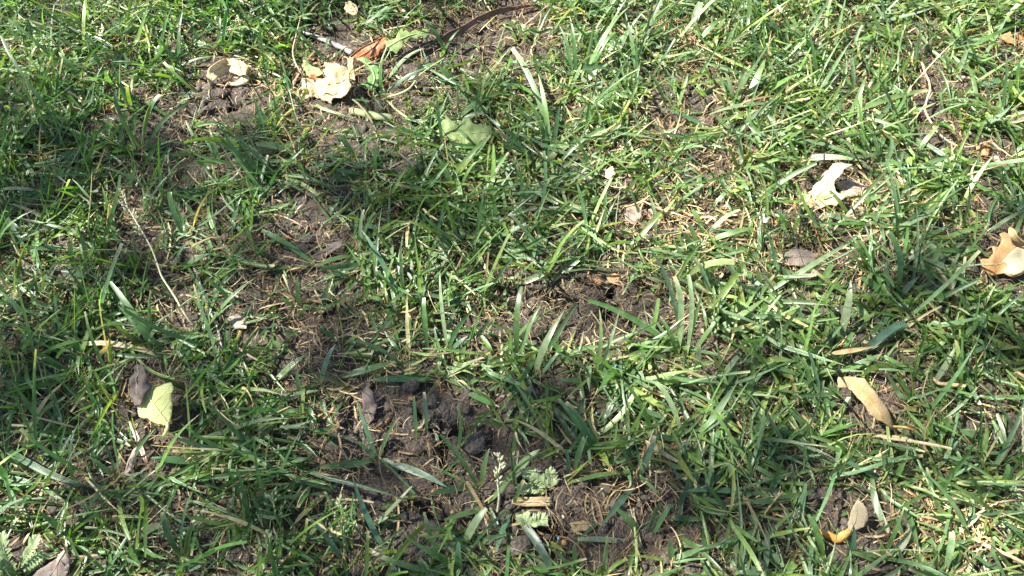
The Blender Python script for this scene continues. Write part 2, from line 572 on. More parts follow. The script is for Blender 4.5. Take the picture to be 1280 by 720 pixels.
def wrinkle(seed, k=.003, f=170.0, cup=0.0, cu=0.0, cv=0.0, tilt=(0, 0)):
    def d(u, v):
        z = k * 2 * float(fbm(np.array([u * f + 50]), np.array([v * f + 50]), seed, 3)[0])
        return z + cup * (u * u + v * v) + cu * u * u + cv * v * v + tilt[0] * u + tilt[1] * v
    return d


def crease(seed, amp, f, n=4, base=None):
    """Straight sharp folds in several directions, as in a dried crumpled leaf."""
    r = random.Random(seed)
    dirs = [(math.cos(a), math.sin(a), f * r.uniform(.6, 1.5), r.uniform(0, 9), r.uniform(.4, 1)) for a in [r.uniform(0, math.pi) for _ in range(n)]]

    def d(u, v):
        z = 0
        for c, s_, ff, ph, k in dirs:
            t_ = ((u * c + v * s_) * ff + ph + .35 * math.sin((u * s_ - v * c) * ff * 1.7)) % 1.0
            z += k * amp * (abs(2 * t_ - 1) - .5)
        return z + (base(u, v) if base else 0)
    return d


# ------------------------------------------------------------------ ground
def axis(lo, hi, step, far):
    a = list(np.arange(lo, hi + step / 2, step))
    s = step
    while a[-1] < far:
        s *= 1.22
        a.append(a[-1] + s)
    s = step
    while a[0] > -far:
        s *= 1.22
        a.insert(0, a[0] - s)
    return np.array(a)


gx = axis(-0.66, 0.66, 0.0030, 120.0)
gy = axis(0.05, 0.84, 0.0030, 120.0)
X, Y = np.meshgrid(gx, gy)
Z = terrain(X, Y)
for a, b, w in CRACK_SEG:
    sel = (X > min(a[0], b[0]) - .012) & (X < max(a[0], b[0]) + .012) & (Y > min(a[1], b[1]) - .012) & (Y < max(a[1], b[1]) + .012)
    if not sel.any():
        continue
    px_, py_ = X[sel], Y[sel]
    ab = b - a
    t = np.clip(((px_ - a[0]) * ab[0] + (py_ - a[1]) * ab[1]) / (ab @ ab), 0, 1)
    d = np.hypot(px_ - a[0] - t * ab[0], py_ - a[1] - t * ab[1])
    dz = -0.017 * np.clip(1.5 - d / w, 0, 1) + 0.0018 * np.exp(-((d - 3 * w) / (2 * w)) ** 2)
    zz = Z[sel]
    base = terrain(px_, py_)
    Z[sel] = np.minimum(zz, base + dz) if True else zz
far_m = np.clip((np.hypot(X, Y - .4) - 3) / 6, 0, 1)
Z = Z * (1 - far_m)
ny, nx = X.shape
me = bpy.data.meshes.new('soil')
me.vertices.add(nx * ny)
me.vertices.foreach_set('co', np.stack([X, Y, Z], -1).astype(np.float32).ravel())
ii = (np.arange(ny - 1)[:, None] * nx + np.arange(nx - 1)[None]).ravel()
quads = np.stack([ii, ii + 1, ii + nx + 1, ii + nx], 1).astype(np.int32)
me.loops.add(quads.size)
me.loops.foreach_set('vertex_index', quads.ravel())
me.polygons.add(len(quads))
me.polygons.foreach_set('loop_start', np.arange(0, quads.size, 4, dtype=np.int32))
me.polygons.foreach_set('use_smooth', np.ones(len(quads), bool))
me.update(calc_edges=True)
me.materials.append(M['soil'])
tag(link('ground', me), 'dark cracked garden soil under the thin lawn', 'ground', kind='structure')


# ------------------------------------------------------------------ blades
GREENS = np.array([(.060, .130, .028), (.081, .160, .035), (.078, .154, .054), (.104, .184, .042), (.090, .163, .066),
                   (.150, .218, .044), (.064, .124, .046)])
DRYS = np.array([(.46, .36, .20), (.36, .26, .14), (.58, .49, .31), (.27, .18, .10), (.50, .42, .22)])


def blade_colors(n, r, dry_frac=0.0, x=None):
    c = GREENS[r.integers(0, len(GREENS), n)] * r.uniform(.75, 1.3, (n, 1)) * r.uniform(.9, 1.1, (n, 3))
    if x is not None:        # blade colour turns paler towards +x, deeper green towards -x
        f = np.clip((x + .12) / .35, 0, 1)[:, None] * r.uniform(.2, .9, (n, 1))
        c = c * (1 - .14 * np.clip((.05 - x) / .3, 0, 1)[:, None] * np.array([1.0, .1, 1.1]))
        c = c * (1 - f) + (c * np.array([1.25, 1.2, 1.35]) + np.array([.025, .028, .018])) * f
    dry = r.random(n) < dry_frac
    c[dry] = DRYS[r.integers(0, len(DRYS), dry.sum())] * r.uniform(.75, 1.25, (dry.sum(), 1))
    return c, dry


def blade_paths(base, az, el, length, droop, bend, S, eps):
    s = (np.arange(S) + .5) / S
    e = el[:, None] - droop[:, None] * s[None] ** 1.4
    a = az[:, None] + bend[:, None] * s[None]
    d = np.stack([np.cos(e) * np.cos(a), np.cos(e) * np.sin(a), np.sin(e)], -1) * (length / S)[:, None, None]
    P = np.concatenate([np.zeros((len(az), 1, 3)), np.cumsum(d, 1)], 1) + base[:, None, :]
    g = terrain(P[..., 0].ravel(), P[..., 1].ravel(), False).reshape(P.shape[:2]) + eps[:, None]
    P[:, 1:, 2] = np.maximum(P[:, 1:, 2], g[:, 1:])
    return P


def blade_verts(P, width, roll, twist, fold, cut, col, dry, tipdry, r):
    """Three vertices across, folded along the midrib.  Returns verts (n,S+1,3,3) and colours."""
    n, S1, _ = P.shape
    s = np.linspace(0, 1, S1)
    T = np.gradient(P, axis=1)
    T /= np.linalg.norm(T, axis=2, keepdims=True) + 1e-12
    side = np.stack([-T[..., 1], T[..., 0], np.zeros_like(T[..., 0])], -1)
    ln = np.linalg.norm(side, axis=2, keepdims=True)
    side = side / np.maximum(ln, 1e-4)
    nn = np.cross(T, side)
    ro = (roll[:, None] + twist[:, None] * s[None])[..., None]
    sd = side * np.cos(ro) + nn * np.sin(ro)
    nn = np.cross(T, sd)
    se = s[None] * cut[:, None]
    prof = np.minimum(1, .55 + 1.6 * se) * np.clip(1 - np.clip((se - .35) / .65, 0, 1) ** 2.1, 0.03, 1)
    w = (width[:, None] * prof / 2)[..., None]
    mid = P - nn * w * fold[:, None, None]
    V = np.stack([P - sd * w, mid, P + sd * w], 2)
    c = np.repeat(col[:, None, :], S1, 1).copy()
    pale = np.array([.34, .40, .15])
    f = np.clip(1 - s / .16, 0, 1)[None, :, None] * (~dry)[:, None, None] * .75
    c = c * (1 - f) + pale * f
    ft = (np.clip((s - (1 - .16)) / .14, 0, 1)[None, :] * tipdry[:, None])[..., None]
    c = c * (1 - ft) + np.array([.58, .48, .30]) * ft
    return V, np.repeat(c[:, :, None, :], 3, 2)


def faces_for(S):
    f = []
    for i in range(S):
        a = i * 3
        f += [(a, a + 1, a + 4, a + 3), (a + 1, a + 2, a + 5, a + 4)]
    return np.array(f, np.int32)


def blades_mesh(name, V, col, mat):
    n, S1 = V.shape[:2]
    F = faces_for(S1 - 1)
    nv = S1 * 3
    me = bpy.data.meshes.new(name)
    me.vertices.add(n * nv)
    me.vertices.foreach_set('co', V.astype(np.float32).ravel())
    fa = (F[None] + (np.arange(n) * nv)[:, None, None]).astype(np.int32)
    me.loops.add(fa.size)
    me.loops.foreach_set('vertex_index', fa.ravel())
    me.polygons.add(fa.size // 4)
    me.polygons.foreach_set('loop_start', np.arange(0, fa.size, 4, dtype=np.int32))
    me.polygons.foreach_set('use_smooth', np.ones(fa.size // 4, bool))
    me.update(calc_edges=True)
    ca = me.attributes.new('Col', 'FLOAT_COLOR', 'POINT')
    ca.data.foreach_set('color', np.concatenate([col, np.ones(col.shape[:-1] + (1,))], -1).astype(np.float32).ravel())
    al = me.attributes.new('along', 'FLOAT_VECTOR', 'POINT')
    A = np.zeros((n, S1, 3, 3), np.float32)
    A[:, :, 0, 0] = -1; A[:, :, 2, 0] = 1
    A[:, :, :, 1] = np.linspace(0, 1, S1)[None, :, None]
    al.data.foreach_set('vector', A.ravel())
    me.materials.append(mat)
    return me


def scatter(n, x0, x1, y0, y1, r):
    return r.uniform(x0, x1, n), r.uniform(y0, y1, n)


def make_turf(name, region, per_cm2, r, label, S=6, scale=1.0, hole=None):
    x0, x1, y0, y1 = region
    n = int((x1 - x0) * (y1 - y0) * 1e4 * per_cm2)
    x, y = scatter(n, x0, x1, y0, y1, r)
    if hole is not None:
        k = ~((x > hole[0]) & (x < hole[1]) & (y > hole[2]) & (y < hole[3]))
        x, y = x[k], y[k]
    clump = vnoise(x * 40, y * 40, 77) * .6 + vnoise(x * 16, y * 16, 78) * .4
    b = bare(x, y)
    keep = r.random(len(x)) < np.clip((1 - b) * (.35 + 1.1 * clump), 0.0, 1) + .085
    x, y = x[keep], y[keep]
    # each shoot carries several blades fanning from one base
    k = r.integers(2, 5, len(x))
    idx = np.repeat(np.arange(len(x)), k)
    m = len(idx)
    bx, by = x[idx] + r.normal(0, .0016, m), y[idx] + r.normal(0, .0016, m)
    lean = (vnoise(x * 9, y * 9, 40) * 2 * np.pi * 1.5)[idx]
    az = np.where(r.random(m) < .30, lean + r.normal(0, .5, m), r.uniform(0, 2 * np.pi, m))
    el = r.uniform(.12, 1.15, m)
    lush = np.clip(1 - bare(bx, by), 0, 1)
    length = r.gamma(6, .0060, m) * (.75 + .35 * lush) * scale
    width = np.clip(r.normal(.0024, .0009, m), .0008, .0048) * (.72 + .4 * vnoise(bx * 6, by * 6, 91) + .28 * np.clip((bx + .1) / .3, 0, 1))
    droop = r.uniform(.0, 1.25, m) * r.random(m) ** .5
    bend = r.normal(0, .38, m)
    base = np.stack([bx, by, terrain(bx, by, False) - .003], 1)
    eps = r.uniform(.0015, .011, m) * (.4 + .8 * lush)
    P = blade_paths(base, az, el, length, droop, bend, S, eps)
    over = clear_mask(P) & (r.random(m) < .9)
    # a blade does not lie far out across the bare soil
    tipb = bare(P[:, -1, 0], P[:, -1, 1])
    over |= (tipb > .5) & (r.random(m) < .45 + .2 * (tipb > .85))
    over |= hand_mask(P, r)
    sel = ~over
    P, width, bx, by = P[sel], width[sel], bx[sel], by[sel]
    m = len(P)
    col, dry = blade_colors(m, r, .055, bx)
    width = np.where(dry, width * .6, width)
    tipdry = np.where(r.random(m) < .22, r.uniform(.4, 1, m), 0)
    cut = np.where(r.random(m) < .35, r.uniform(.6, .85, m), 1.0)
    V, cc = blade_verts(P, width, r.normal(0, .45, m), r.normal(0, .8, m), r.uniform(.1, .5, m), cut, col, dry, tipdry, r)
    o = link(name, blades_mesh(name, V, cc, M['grass']))
    tag(o, label, 'grass', kind='stuff')
    return o


# one entry for each tuft read off the photograph: label or None, then its blades
# (base x, base y, tip x, tip y, width in px, tip height in mm, colour key)
HAND = [
 (None, [(177, 187, 147, 140, 6, 40, 'g'), (177, 187, 200, 118, 7, 45, 'g'), (180, 190, 252, 121, 6, 40, 'g'), (178, 192, 125, 202, 5, 15, 'g'), (174, 186, 144, 113, 5, 40, 'd'), (176, 190, 190, 128, 6, 40, 'p')]),
 (None, [(272, 66, 275, 18, 6, 25, 'g'), (257, 63, 235, 30, 6, 22, 'g'), (213, 87, 267, 70, 7, 12, 'g')]),
 (None, [(103, 103, 73, 65, 9, 22, 'g'), (40, 110, 45, 58, 6, 30, 'l')]),
 (None, [(273, 207, 253, 170, 7, 20, 'g'), (276, 208, 262, 160, 5, 28, 'g')]),
 (None, [(478, 123, 481, 63, 6, 35, 'g'), (480, 118, 532, 85, 11, 22, 'b'), (480, 105, 530, 60, 6, 20, 'l')]),
 (None, [(558, 67, 533, 27, 8, 25, 'g'), (552, 70, 575, 36, 5, 22, 'g')]),
 (None, [(570, 112, 543, 78, 7, 22, 'g'), (573, 143, 572, 103, 4, 28, 'p')]),
 (None, [(565, 155, 640, 113, 9, 16, 'l'), (568, 156, 610, 140, 8, 12, 'g')]),
 (None, [(380, 197, 320, 180, 10, 12, 'g'), (383, 200, 372, 176, 6, 20, 'g')]),
 (None, [(447, 203, 423, 167, 8, 24, 'g'), (470, 227, 473, 173, 6, 40, 'g'), (447, 205, 375, 186, 9, 10, 'd'), (462, 225, 430, 215, 9, 10, 'g')]),
 (None, [(503, 197, 475, 187, 6, 8, 'p')]),
 (None, [(567, 240, 543, 193, 8, 30, 'l'), (560, 230, 613, 170, 7, 32, 'l'), (575, 235, 600, 200, 6, 25, 'g')]),
 ('dense upright clump of long bright grass blades beside the brown strip leaf', [(727, 105, 787, 8, 7, 45, 'l'), (720, 105, 712, 20, 6, 40, 'g'), (728, 104, 742, 28, 7, 42, 'p'), (730, 100, 757, 55, 7, 30, 'g'), (716, 108, 698, 30, 6, 38, 'g'), (735, 95, 770, 40, 7, 30, 'g'), (722, 100, 680, 50, 6, 35, 'g')]),
 (None, [(755, 70, 790, 38, 9, 16, 'p'), (723, 110, 768, 75, 9, 16, 'p')]),
 (None, [(833, 30, 823, -4, 9, 25, 'p'), (850, 60, 838, 28, 5, 20, 'g')]),
 (None, [(865, 37, 876, 2, 12, 18, 'p'), (867, 60, 905, 20, 8, 22, 'g'), (862, 62, 850, 30, 6, 24, 'd')]),
 (None, [(835, 138, 802, 82, 8, 28, 'g'), (845, 140, 860, 92, 6, 25, 'l')]),
 (None, [(897, 170, 807, 132, 9, 12, 'b')]),
 (None, [(962, 128, 887, 143, 9, 10, 'p')]),
 (None, [(922, 133, 933, 83, 9, 20, 'p'), (930, 133, 957, 73, 10, 25, 'l'), (918, 130, 905, 90, 6, 25, 'p')]),
 (None, [(690, 190, 640, 60, 8, 40, 'g'), (688, 190, 673, 93, 8, 40, 'l'), (692, 188, 700, 130, 7, 34, 'd'), (685, 192, 655, 120, 7, 34, 'g')]),
 (None, [(675, 207, 636, 180, 9, 14, 'd'), (690, 215, 755, 160, 6, 22, 'g')]),
 (None, [(1193, 100, 1210, 47, 7, 28, 'p'), (1188, 102, 1173, 60, 7, 25, 'l')]),
 (None, [(1177, 67, 1157, 35, 10, 18, 'l'), (1182, 66, 1200, 20, 8, 28, 'l')]),
 (None, [(1060, 143, 1160, 113, 8, 14, 'l'), (1062, 145, 1082, 95, 7, 24, 'l')]),
 (None, [(996, 198, 1080, 202, 10, 20, 'p')]),
 (None, [(1055, 73, 1090, 43, 8, 16, 'l'), (1066, 123, 1063, 70, 8, 30, 'p'), (1097, 140, 1082, 113, 7, 14, 'l')]),
 (None, [(1210, 108, 1270, 70, 9, 18, 'p'), (1250, 137, 1230, 108, 8, 16, 'b'), (1215, 110, 1250, 100, 10, 10, 'b')]),
 (None, [(1100, 210, 1085, 160, 7, 28, 'l'), (1105, 212, 1112, 165, 7, 28, 'p')]),
 (None, [(1140, 185, 1118, 150, 9, 18, 'l'), (1145, 190, 1175, 155, 7, 18, 'l')]),
 (None, [(0, 400, -14, 330, 8, 30, 'd'), (43, 410, 0, 363, 10, 20, 'd')]),
 ('broad folded grass blade pair leaning beside the seed head stalk', [(200, 443, 137, 352, 9, 28, 'g'), (202, 440, 158, 395, 12, 18, 'd')]),
 ('long grass blade with dry tan tip above the withered dark leaf', [(213, 450, 105, 430, 8, 12, 't'), (215, 452, 190, 438, 8, 10, 'g')]),
 (None, [(253, 417, 320, 347, 8, 26, 'l'), (250, 420, 290, 380, 6, 22, 'g')]),
 (None, [(93, 312, 37, 313, 9, 14, 'd'), (93, 340, 90, 298, 8, 24, 'g'), (133, 350, 73, 338, 11, 10, 'b')]),
 (None, [(217, 340, 263, 317, 11, 14, 'g'), (214, 342, 240, 300, 6, 24, 'b')]),
 (None, [(232, 300, 212, 240, 8, 34, 'g'), (235, 302, 262, 320, 6, 10, 'l')]),
 ('grass plant with broad dark drooping blade over the bare soil strip', [(449, 318, 402, 380, 14, 6, 'd'), (449, 318, 396, 333, 9, 14, 'g'), (450, 318, 455, 262, 6, 34, 'p'), (450, 318, 425, 300, 6, 18, 'g')]),
 (None, [(397, 333, 327, 288, 8, 16, 'g'), (397, 333, 322, 341, 9, 6, 'd')]),
 (None, [(507, 383, 452, 287, 8, 34, 'b'), (507, 385, 502, 298, 6, 40, 'l'), (505, 384, 470, 340, 6, 26, 'g')]),
 ('grass tuft with one pale upright stem on the sunlit lawn middle', [(560, 440, 550, 340, 6, 45, 'p'), (535, 440, 530, 372, 8, 34, 'g'), (558, 442, 600, 380, 7, 30, 'g'), (560, 440, 585, 420, 7, 16, 'b')]),
 ('wide dark flat grass blade lying beside the cracked bare soil', [(552, 474, 458, 476, 12, 8, 'd'), (550, 473, 605, 447, 10, 14, 'p'), (420, 472, 502, 450, 11, 10, 'g')]),
 (None, [(340, 480, 383, 443, 12, 14, 'l'), (400, 482, 420, 430, 9, 22, 'b'), (378, 500, 372, 460, 7, 24, 'g')]),
 (None, [(375, 395, 372, 345, 8, 28, 'g'), (374, 395, 352, 372, 7, 18, 'l'), (376, 396, 320, 395, 8, 8, 'd')]),
 ('long arching grass blade crossing the bare soil by the chestnut seed', [(850, 440, 735, 375, 8, 32, 'g'), (848, 440, 780, 392, 5, 22, 'p')]),
 (None, [(648, 452, 652, 358, 9, 45, 'g'), (640, 427, 700, 382, 9, 24, 'g'), (648, 455, 680, 375, 7, 34, 'l')]),
 (None, [(667, 473, 706, 387, 10, 34, 'p'), (672, 474, 698, 440, 6, 18, 'b')]),
 (None, [(743, 475, 749, 385, 6, 44, 'l'), (745, 476, 775, 385, 5, 40, 'p'), (742, 476, 700, 475, 7, 8, 'g')]),
 ('tall clump of pale upright grass blades below the sunlit straw patch', [(853, 442, 803, 300, 8, 50, 'b'), (857, 450, 860, 343, 7, 50, 'p'), (846, 448, 843, 345, 9, 45, 'p'), (856, 448, 880, 360, 7, 42, 'l'), (850, 450, 825, 395, 8, 28, 'g'), (860, 450, 900, 395, 8, 28, 'g')]),
 (None, [(885, 417, 960, 370, 10, 18, 'l'), (868, 484, 874, 430, 11, 26, 'p')]),
 (None, [(895, 485, 923, 445, 9, 18, 'p'), (960, 425, 925, 380, 6, 24, 'g')]),
 ('two long flat grass blades lying end to end above the bare soil', [(640, 358, 690, 340, 10, 8, 'p'), (688, 352, 732, 320, 11, 12, 'g')]),
 (None, [(820, 305, 812, 245, 6, 32, 'p'), (732, 325, 690, 280, 8, 18, 'g')]),
 (None, [(960, 365, 1055, 307, 8, 20, 'p'), (955, 368, 1000, 340, 7, 14, 'l')]),
 (None, [(1120, 375, 1112, 290, 8, 38, 'g'), (1122, 378, 1150, 345, 9, 16, 'b'), (1113, 384, 1077, 347, 11, 10, 'g')]),
 (None, [(1048, 430, 1063, 350, 12, 30, 'p'), (1050, 432, 1035, 385, 8, 24, 'l')]),
 (None, [(1075, 445, 1133, 403, 14, 14, 'b'), (1053, 463, 1103, 442, 10, 12, 'g')]),
 (None, [(1013, 372, 1040, 330, 10, 18, 'l'), (1010, 375, 975, 345, 8, 18, 'p')]),
 (None, [(1144, 372, 1180, 355, 9, 10, 'b'), (1140, 365, 1145, 255, 6, 26, 'p')]),
 (None, [(1162, 488, 1195, 432, 8, 24, 'p'), (1160, 486, 1140, 450, 7, 18, 'g')]),
 (None, [(1160, 303, 1240, 280, 7, 14, 'l'), (1090, 300, 1190, 255, 9, 16, 'p')]),
 ('long dark grass blade reaching over the lush lawn below the yellow leaf', [(-6, 550, 100, 607, 10, 14, 'd')]),
 ('broad dark grass blade lying flat right of the yellow leaf', [(257, 577, 183, 572, 14, 10, 'd')]),
 (None, [(153, 600, 197, 533, 7, 26, 'g'), (150, 602, 110, 570, 7, 20, 'l')]),
 ('pale broad grass blade arching over the grey brown leaf', [(27, 720, 73, 690, 14, 20, 'p')]),
 (None, [(167, 680, 202, 656, 12, 12, 'p'), (140, 665, 113, 635, 8, 18, 'g')]),
 (None, [(228, 700, 203, 640, 9, 28, 'd'), (232, 702, 245, 650, 8, 28, 'g')]),
 (None, [(10, 667, 160, 633, 7, 16, 'l')]),
 ('sprawling grass shoot with curved blades across the cracked soil', [(472, 576, 445, 500, 8, 24, 'b'), (472, 574, 562, 611, 11, 8, 'b'), (470, 576, 400, 584, 11, 10, 'g'), (472, 575, 500, 520, 6, 22, 'l'), (472, 575, 448, 552, 6, 14, 'g')]),
 (None, [(345, 538, 400, 575, 10, 10, 'd'), (347, 536, 462, 562, 7, 10, 'b')]),
 ('pale drying grass blade pair by the small weed seed head', [(410, 613, 362, 662, 11, 6, 't'), (415, 628, 372, 692, 10, 6, 'p')]),
 (None, [(437, 715, 383, 643, 9, 24, 'b'), (485, 695, 440, 593, 9, 30, 'b'), (462, 660, 512, 640, 9, 10, 'g'), (462, 662, 515, 608, 8, 20, 'p')]),
 (None, [(600, 612, 550, 543, 8, 22, 'g'), (590, 607, 535, 618, 10, 10, 'd'), (600, 612, 612, 560, 8, 24, 'l')]),
 (None, [(572, 562, 572, 507, 8, 26, 'g'), (520, 552, 517, 495, 6, 24, 'd'), (533, 545, 530, 490, 6, 24, 'b')]),
 (None, [(575, 712, 505, 670, 8, 16, 'g'), (580, 715, 465, 690, 9, 12, 'g'), (577, 690, 608, 635, 12, 22, 'p'), (575, 716, 573, 680, 9, 24, 'b'), (560, 712, 530, 640, 7, 28, 'g')]),
 (None, [(607, 633, 555, 650, 10, 8, 'g'), (606, 630, 640, 590, 8, 18, 'l')]),
 ('wide pale grass blade standing over the feathery weed', [(638, 602, 676, 561, 12, 22, 'p')]),
 ('forked grass shoot rooted at the top edge of the bare dirt', [(757, 580, 698, 498, 8, 34, 'd'), (755, 577, 708, 502, 9, 36, 'd'), (716, 598, 738, 533, 9, 22, 'g'), (707, 602, 757, 560, 7, 18, 'y'), (707, 605, 787, 590, 10, 10, 'g'), (710, 600, 708, 560, 8, 18, 'b')]),
 ('broad grass blade bent down onto the bare dark dirt', [(797, 600, 750, 660, 11, 6, 'b'), (797, 600, 818, 545, 8, 26, 'b'), (797, 598, 775, 560, 7, 20, 'l')]),
 (None, [(855, 550, 820, 478, 8, 30, 'p'), (873, 552, 922, 478, 11, 32, 'p'), (862, 552, 900, 520, 9, 18, 'g'), (858, 553, 815, 545, 9, 12, 'd')]),
 (None, [(960, 620, 840, 615, 10, 12, 'b'), (955, 618, 990, 622, 9, 8, 'p')]),
 ('wide bluish grass blade drooping past the straw strip', [(640, 638, 687, 708, 13, 8, 'b'), (640, 636, 620, 690, 9, 10, 'b'), (640, 637, 655, 600, 7, 20, 'l')]),
 (None, [(787, 677, 722, 674, 9, 10, 'p'), (800, 672, 770, 635, 10, 20, 'g'), (812, 675, 838, 630, 8, 22, 'g'), (806, 676, 826, 622, 8, 26, 'b')]),
 (None, [(720, 722, 718, 675, 7, 20, 'g'), (756, 722, 760, 668, 9, 24, 'p')]),
 ('broad grass blade lying towards the folded straw leaf', [(1000, 553, 1100, 527, 10, 16, 'g'), (998, 555, 975, 535, 7, 16, 'd')]),
 ('star shaped grass plant with broad blades beside the upright tan leaf', [(1115, 607, 1058, 577, 11, 14, 'b'), (1115, 607, 1148, 688, 13, 10, 'g'), (1110, 626, 1053, 602, 9, 10, 'b'), (1116, 606, 1135, 560, 8, 24, 'l'), (1116, 608, 1160, 615, 8, 10, 'g')]),
 (None, [(1030, 702, 1010, 643, 10, 26, 'g'), (1060, 700, 1066, 655, 9, 22, 'b')]),
 ('young bright grass shoot at the lower edge below the upright tan leaf', [(1103, 700, 1130, 633, 7, 30, 'g'), (1103, 702, 1099, 675, 6, 18, 'y'), (1103, 703, 1122, 690, 6, 8, 'l'), (1102, 703, 1065, 690, 7, 10, 'l'), (1104, 702, 1140, 660, 12, 12, 'p')]),
 (None, [(1160, 627, 1228, 538, 9, 32, 'g'), (1193, 667, 1227, 643, 13, 12, 'p'), (1165, 630, 1190, 576, 8, 26, 'g'), (1160, 628, 1190, 622, 7, 10, 'y')]),
 (None, [(1170, 560, 1188, 520, 8, 24, 'l'), (1172, 562, 1140, 540, 7, 14, 'g')]),
 (None, [(1240, 622, 1285, 585, 7, 20, 'y'), (1243, 624, 1260, 580, 8, 26, 'g')]),
 (None, [(1180, 722, 1190, 665, 10, 30, 'p'), (1172, 722, 1165, 680, 9, 24, 'l')]),
 (None, [(820, 330, 875, 300, 6, 18, 'p'), (880, 300, 925, 262, 8, 20, 'p'), (882, 302, 940, 285, 8, 14, 'l'), (880, 300, 865, 262, 7, 24, 'l')]),
]

HANDMAP = np.zeros((720, 1280), bool)
for _, bl_ in HAND:
    for bx_, by_, tx_, ty_, wpx_, hmm_, key_ in bl_:
        for f_ in np.linspace(.15, 1, 40):
            x_, y_ = int(bx_ + (tx_ - bx_) * f_), int(by_ + (ty_ - by_) * f_)
            k_ = int(wpx_ * .4) + 1
            HANDMAP[max(0, y_ - k_):max(0, y_ + k_), max(0, x_ - k_):max(0, x_ + k_)] = True


def hand_mask(P, r):
    """Lets most of the long blades picked out one by one lie above the short turf."""
    px, py = to_pixel(P[..., 0], P[..., 1], P[..., 2])
    ok = (px >= 0) & (px < 1280) & (py >= 0) & (py < 720)
    hit = np.zeros(px.shape, bool)
    hit[ok] = HANDMAP[py[ok].astype(int), px[ok].astype(int)]
    hit &= P[..., 2] > .010
    return hit.any(1) & (r.random(len(P)) < .7)


FRAME = (-0.66, 0.66, 0.06, 0.84)
make_turf('grass', FRAME, 0.9, np.random.default_rng(11), 'short green lawn grass growing thick and thin over the soil')
make_turf('surrounding_grass', (-2.0, 2.0, -0.8, 2.4), 0.34, np.random.default_rng(12), 'green lawn grass around the plot beyond the bare patches', S=4, scale=1.15, hole=FRAME)


# ------------------------------------------------------------------ thatch, crumbs, chips
def make_thatch(name, region, per_cm2, r, label, hole=None):
    x0, x1, y0, y1 = region
    n = int((x1 - x0) * (y1 - y0) * 1e4 * per_cm2)
    x, y = scatter(n, x0, x1, y0, y1, r)
    if hole is not None:
        k = ~((x > hole[0]) & (x < hole[1]) & (y > hole[2]) & (y < hole[3])); x, y = x[k], y[k]
    k = r.random(len(x)) < .25 + .9 * vnoise(x * 20, y * 20, 55)
    qx, qy = to_pixel(x, y)
    straw_rich = np.zeros(len(x))
    for cx, cy, rx, ry in ((880, 290, 110, 70), (1030, 290, 110, 60), (1180, 670, 100, 60), (940, 60, 120, 40), (340, 90, 60, 40), (390, 400, 50, 60), (440, 500, 40, 30), (800, 580, 60, 40)):
        straw_rich = np.maximum(straw_rich, np.clip(1.4 - np.hypot((qx - cx) / rx, (qy - cy) / ry), 0, 1))
    k &= r.random(len(x)) < .62 + .5 * straw_rich + .25 * bare(x, y)
    x, y, straw_rich = x[k], y[k], straw_rich[k]
    m = len(x)
    base = np.stack([x, y, terrain(x, y) + r.uniform(.0003, .004, m) + .004 * straw_rich * r.random(m)], 1)
    bb = bare(x, y)
    P = blade_paths(base, r.uniform(0, 6.3, m), r.normal(.08, .22, m), (r.gamma(2.6, .0062, m) + .004) * (1 - .35 * bare(x, y)), r.normal(.1, .5, m), r.normal(0, .95, m), 4, r.uniform(.0008, .007, m))
    c = DRYS[r.integers(0, len(DRYS), m)] * (r.uniform(.28, 1.05, (m, 1)) + .35 * straw_rich[:, None])
    w = (1 - .2 * bb) * np.where(r.random(m) < .18 + .25 * straw_rich, r.uniform(.0010, .0022, m), r.uniform(.0003, .0008, m))
    V, cc = blade_verts(P, w, r.normal(0, .5, m), r.normal(0, 1.5, m), r.uniform(.1, .6, m), np.full(m, .8), c, np.ones(m, bool), np.zeros(m), r)
    o = link(name, blades_mesh(name, V, cc, M['litter']))
    return tag(o, label, 'thatch', kind='stuff')


make_thatch('dry_thatch', FRAME, 7.5, np.random.default_rng(21), 'tangled dry straw-coloured thatch lying on the soil')
make_thatch('surrounding_thatch', (-1.3, 1.3, -.4, 1.4), .6, np.random.default_rng(22), 'dry straw thatch on the soil around the plot', hole=FRAME)


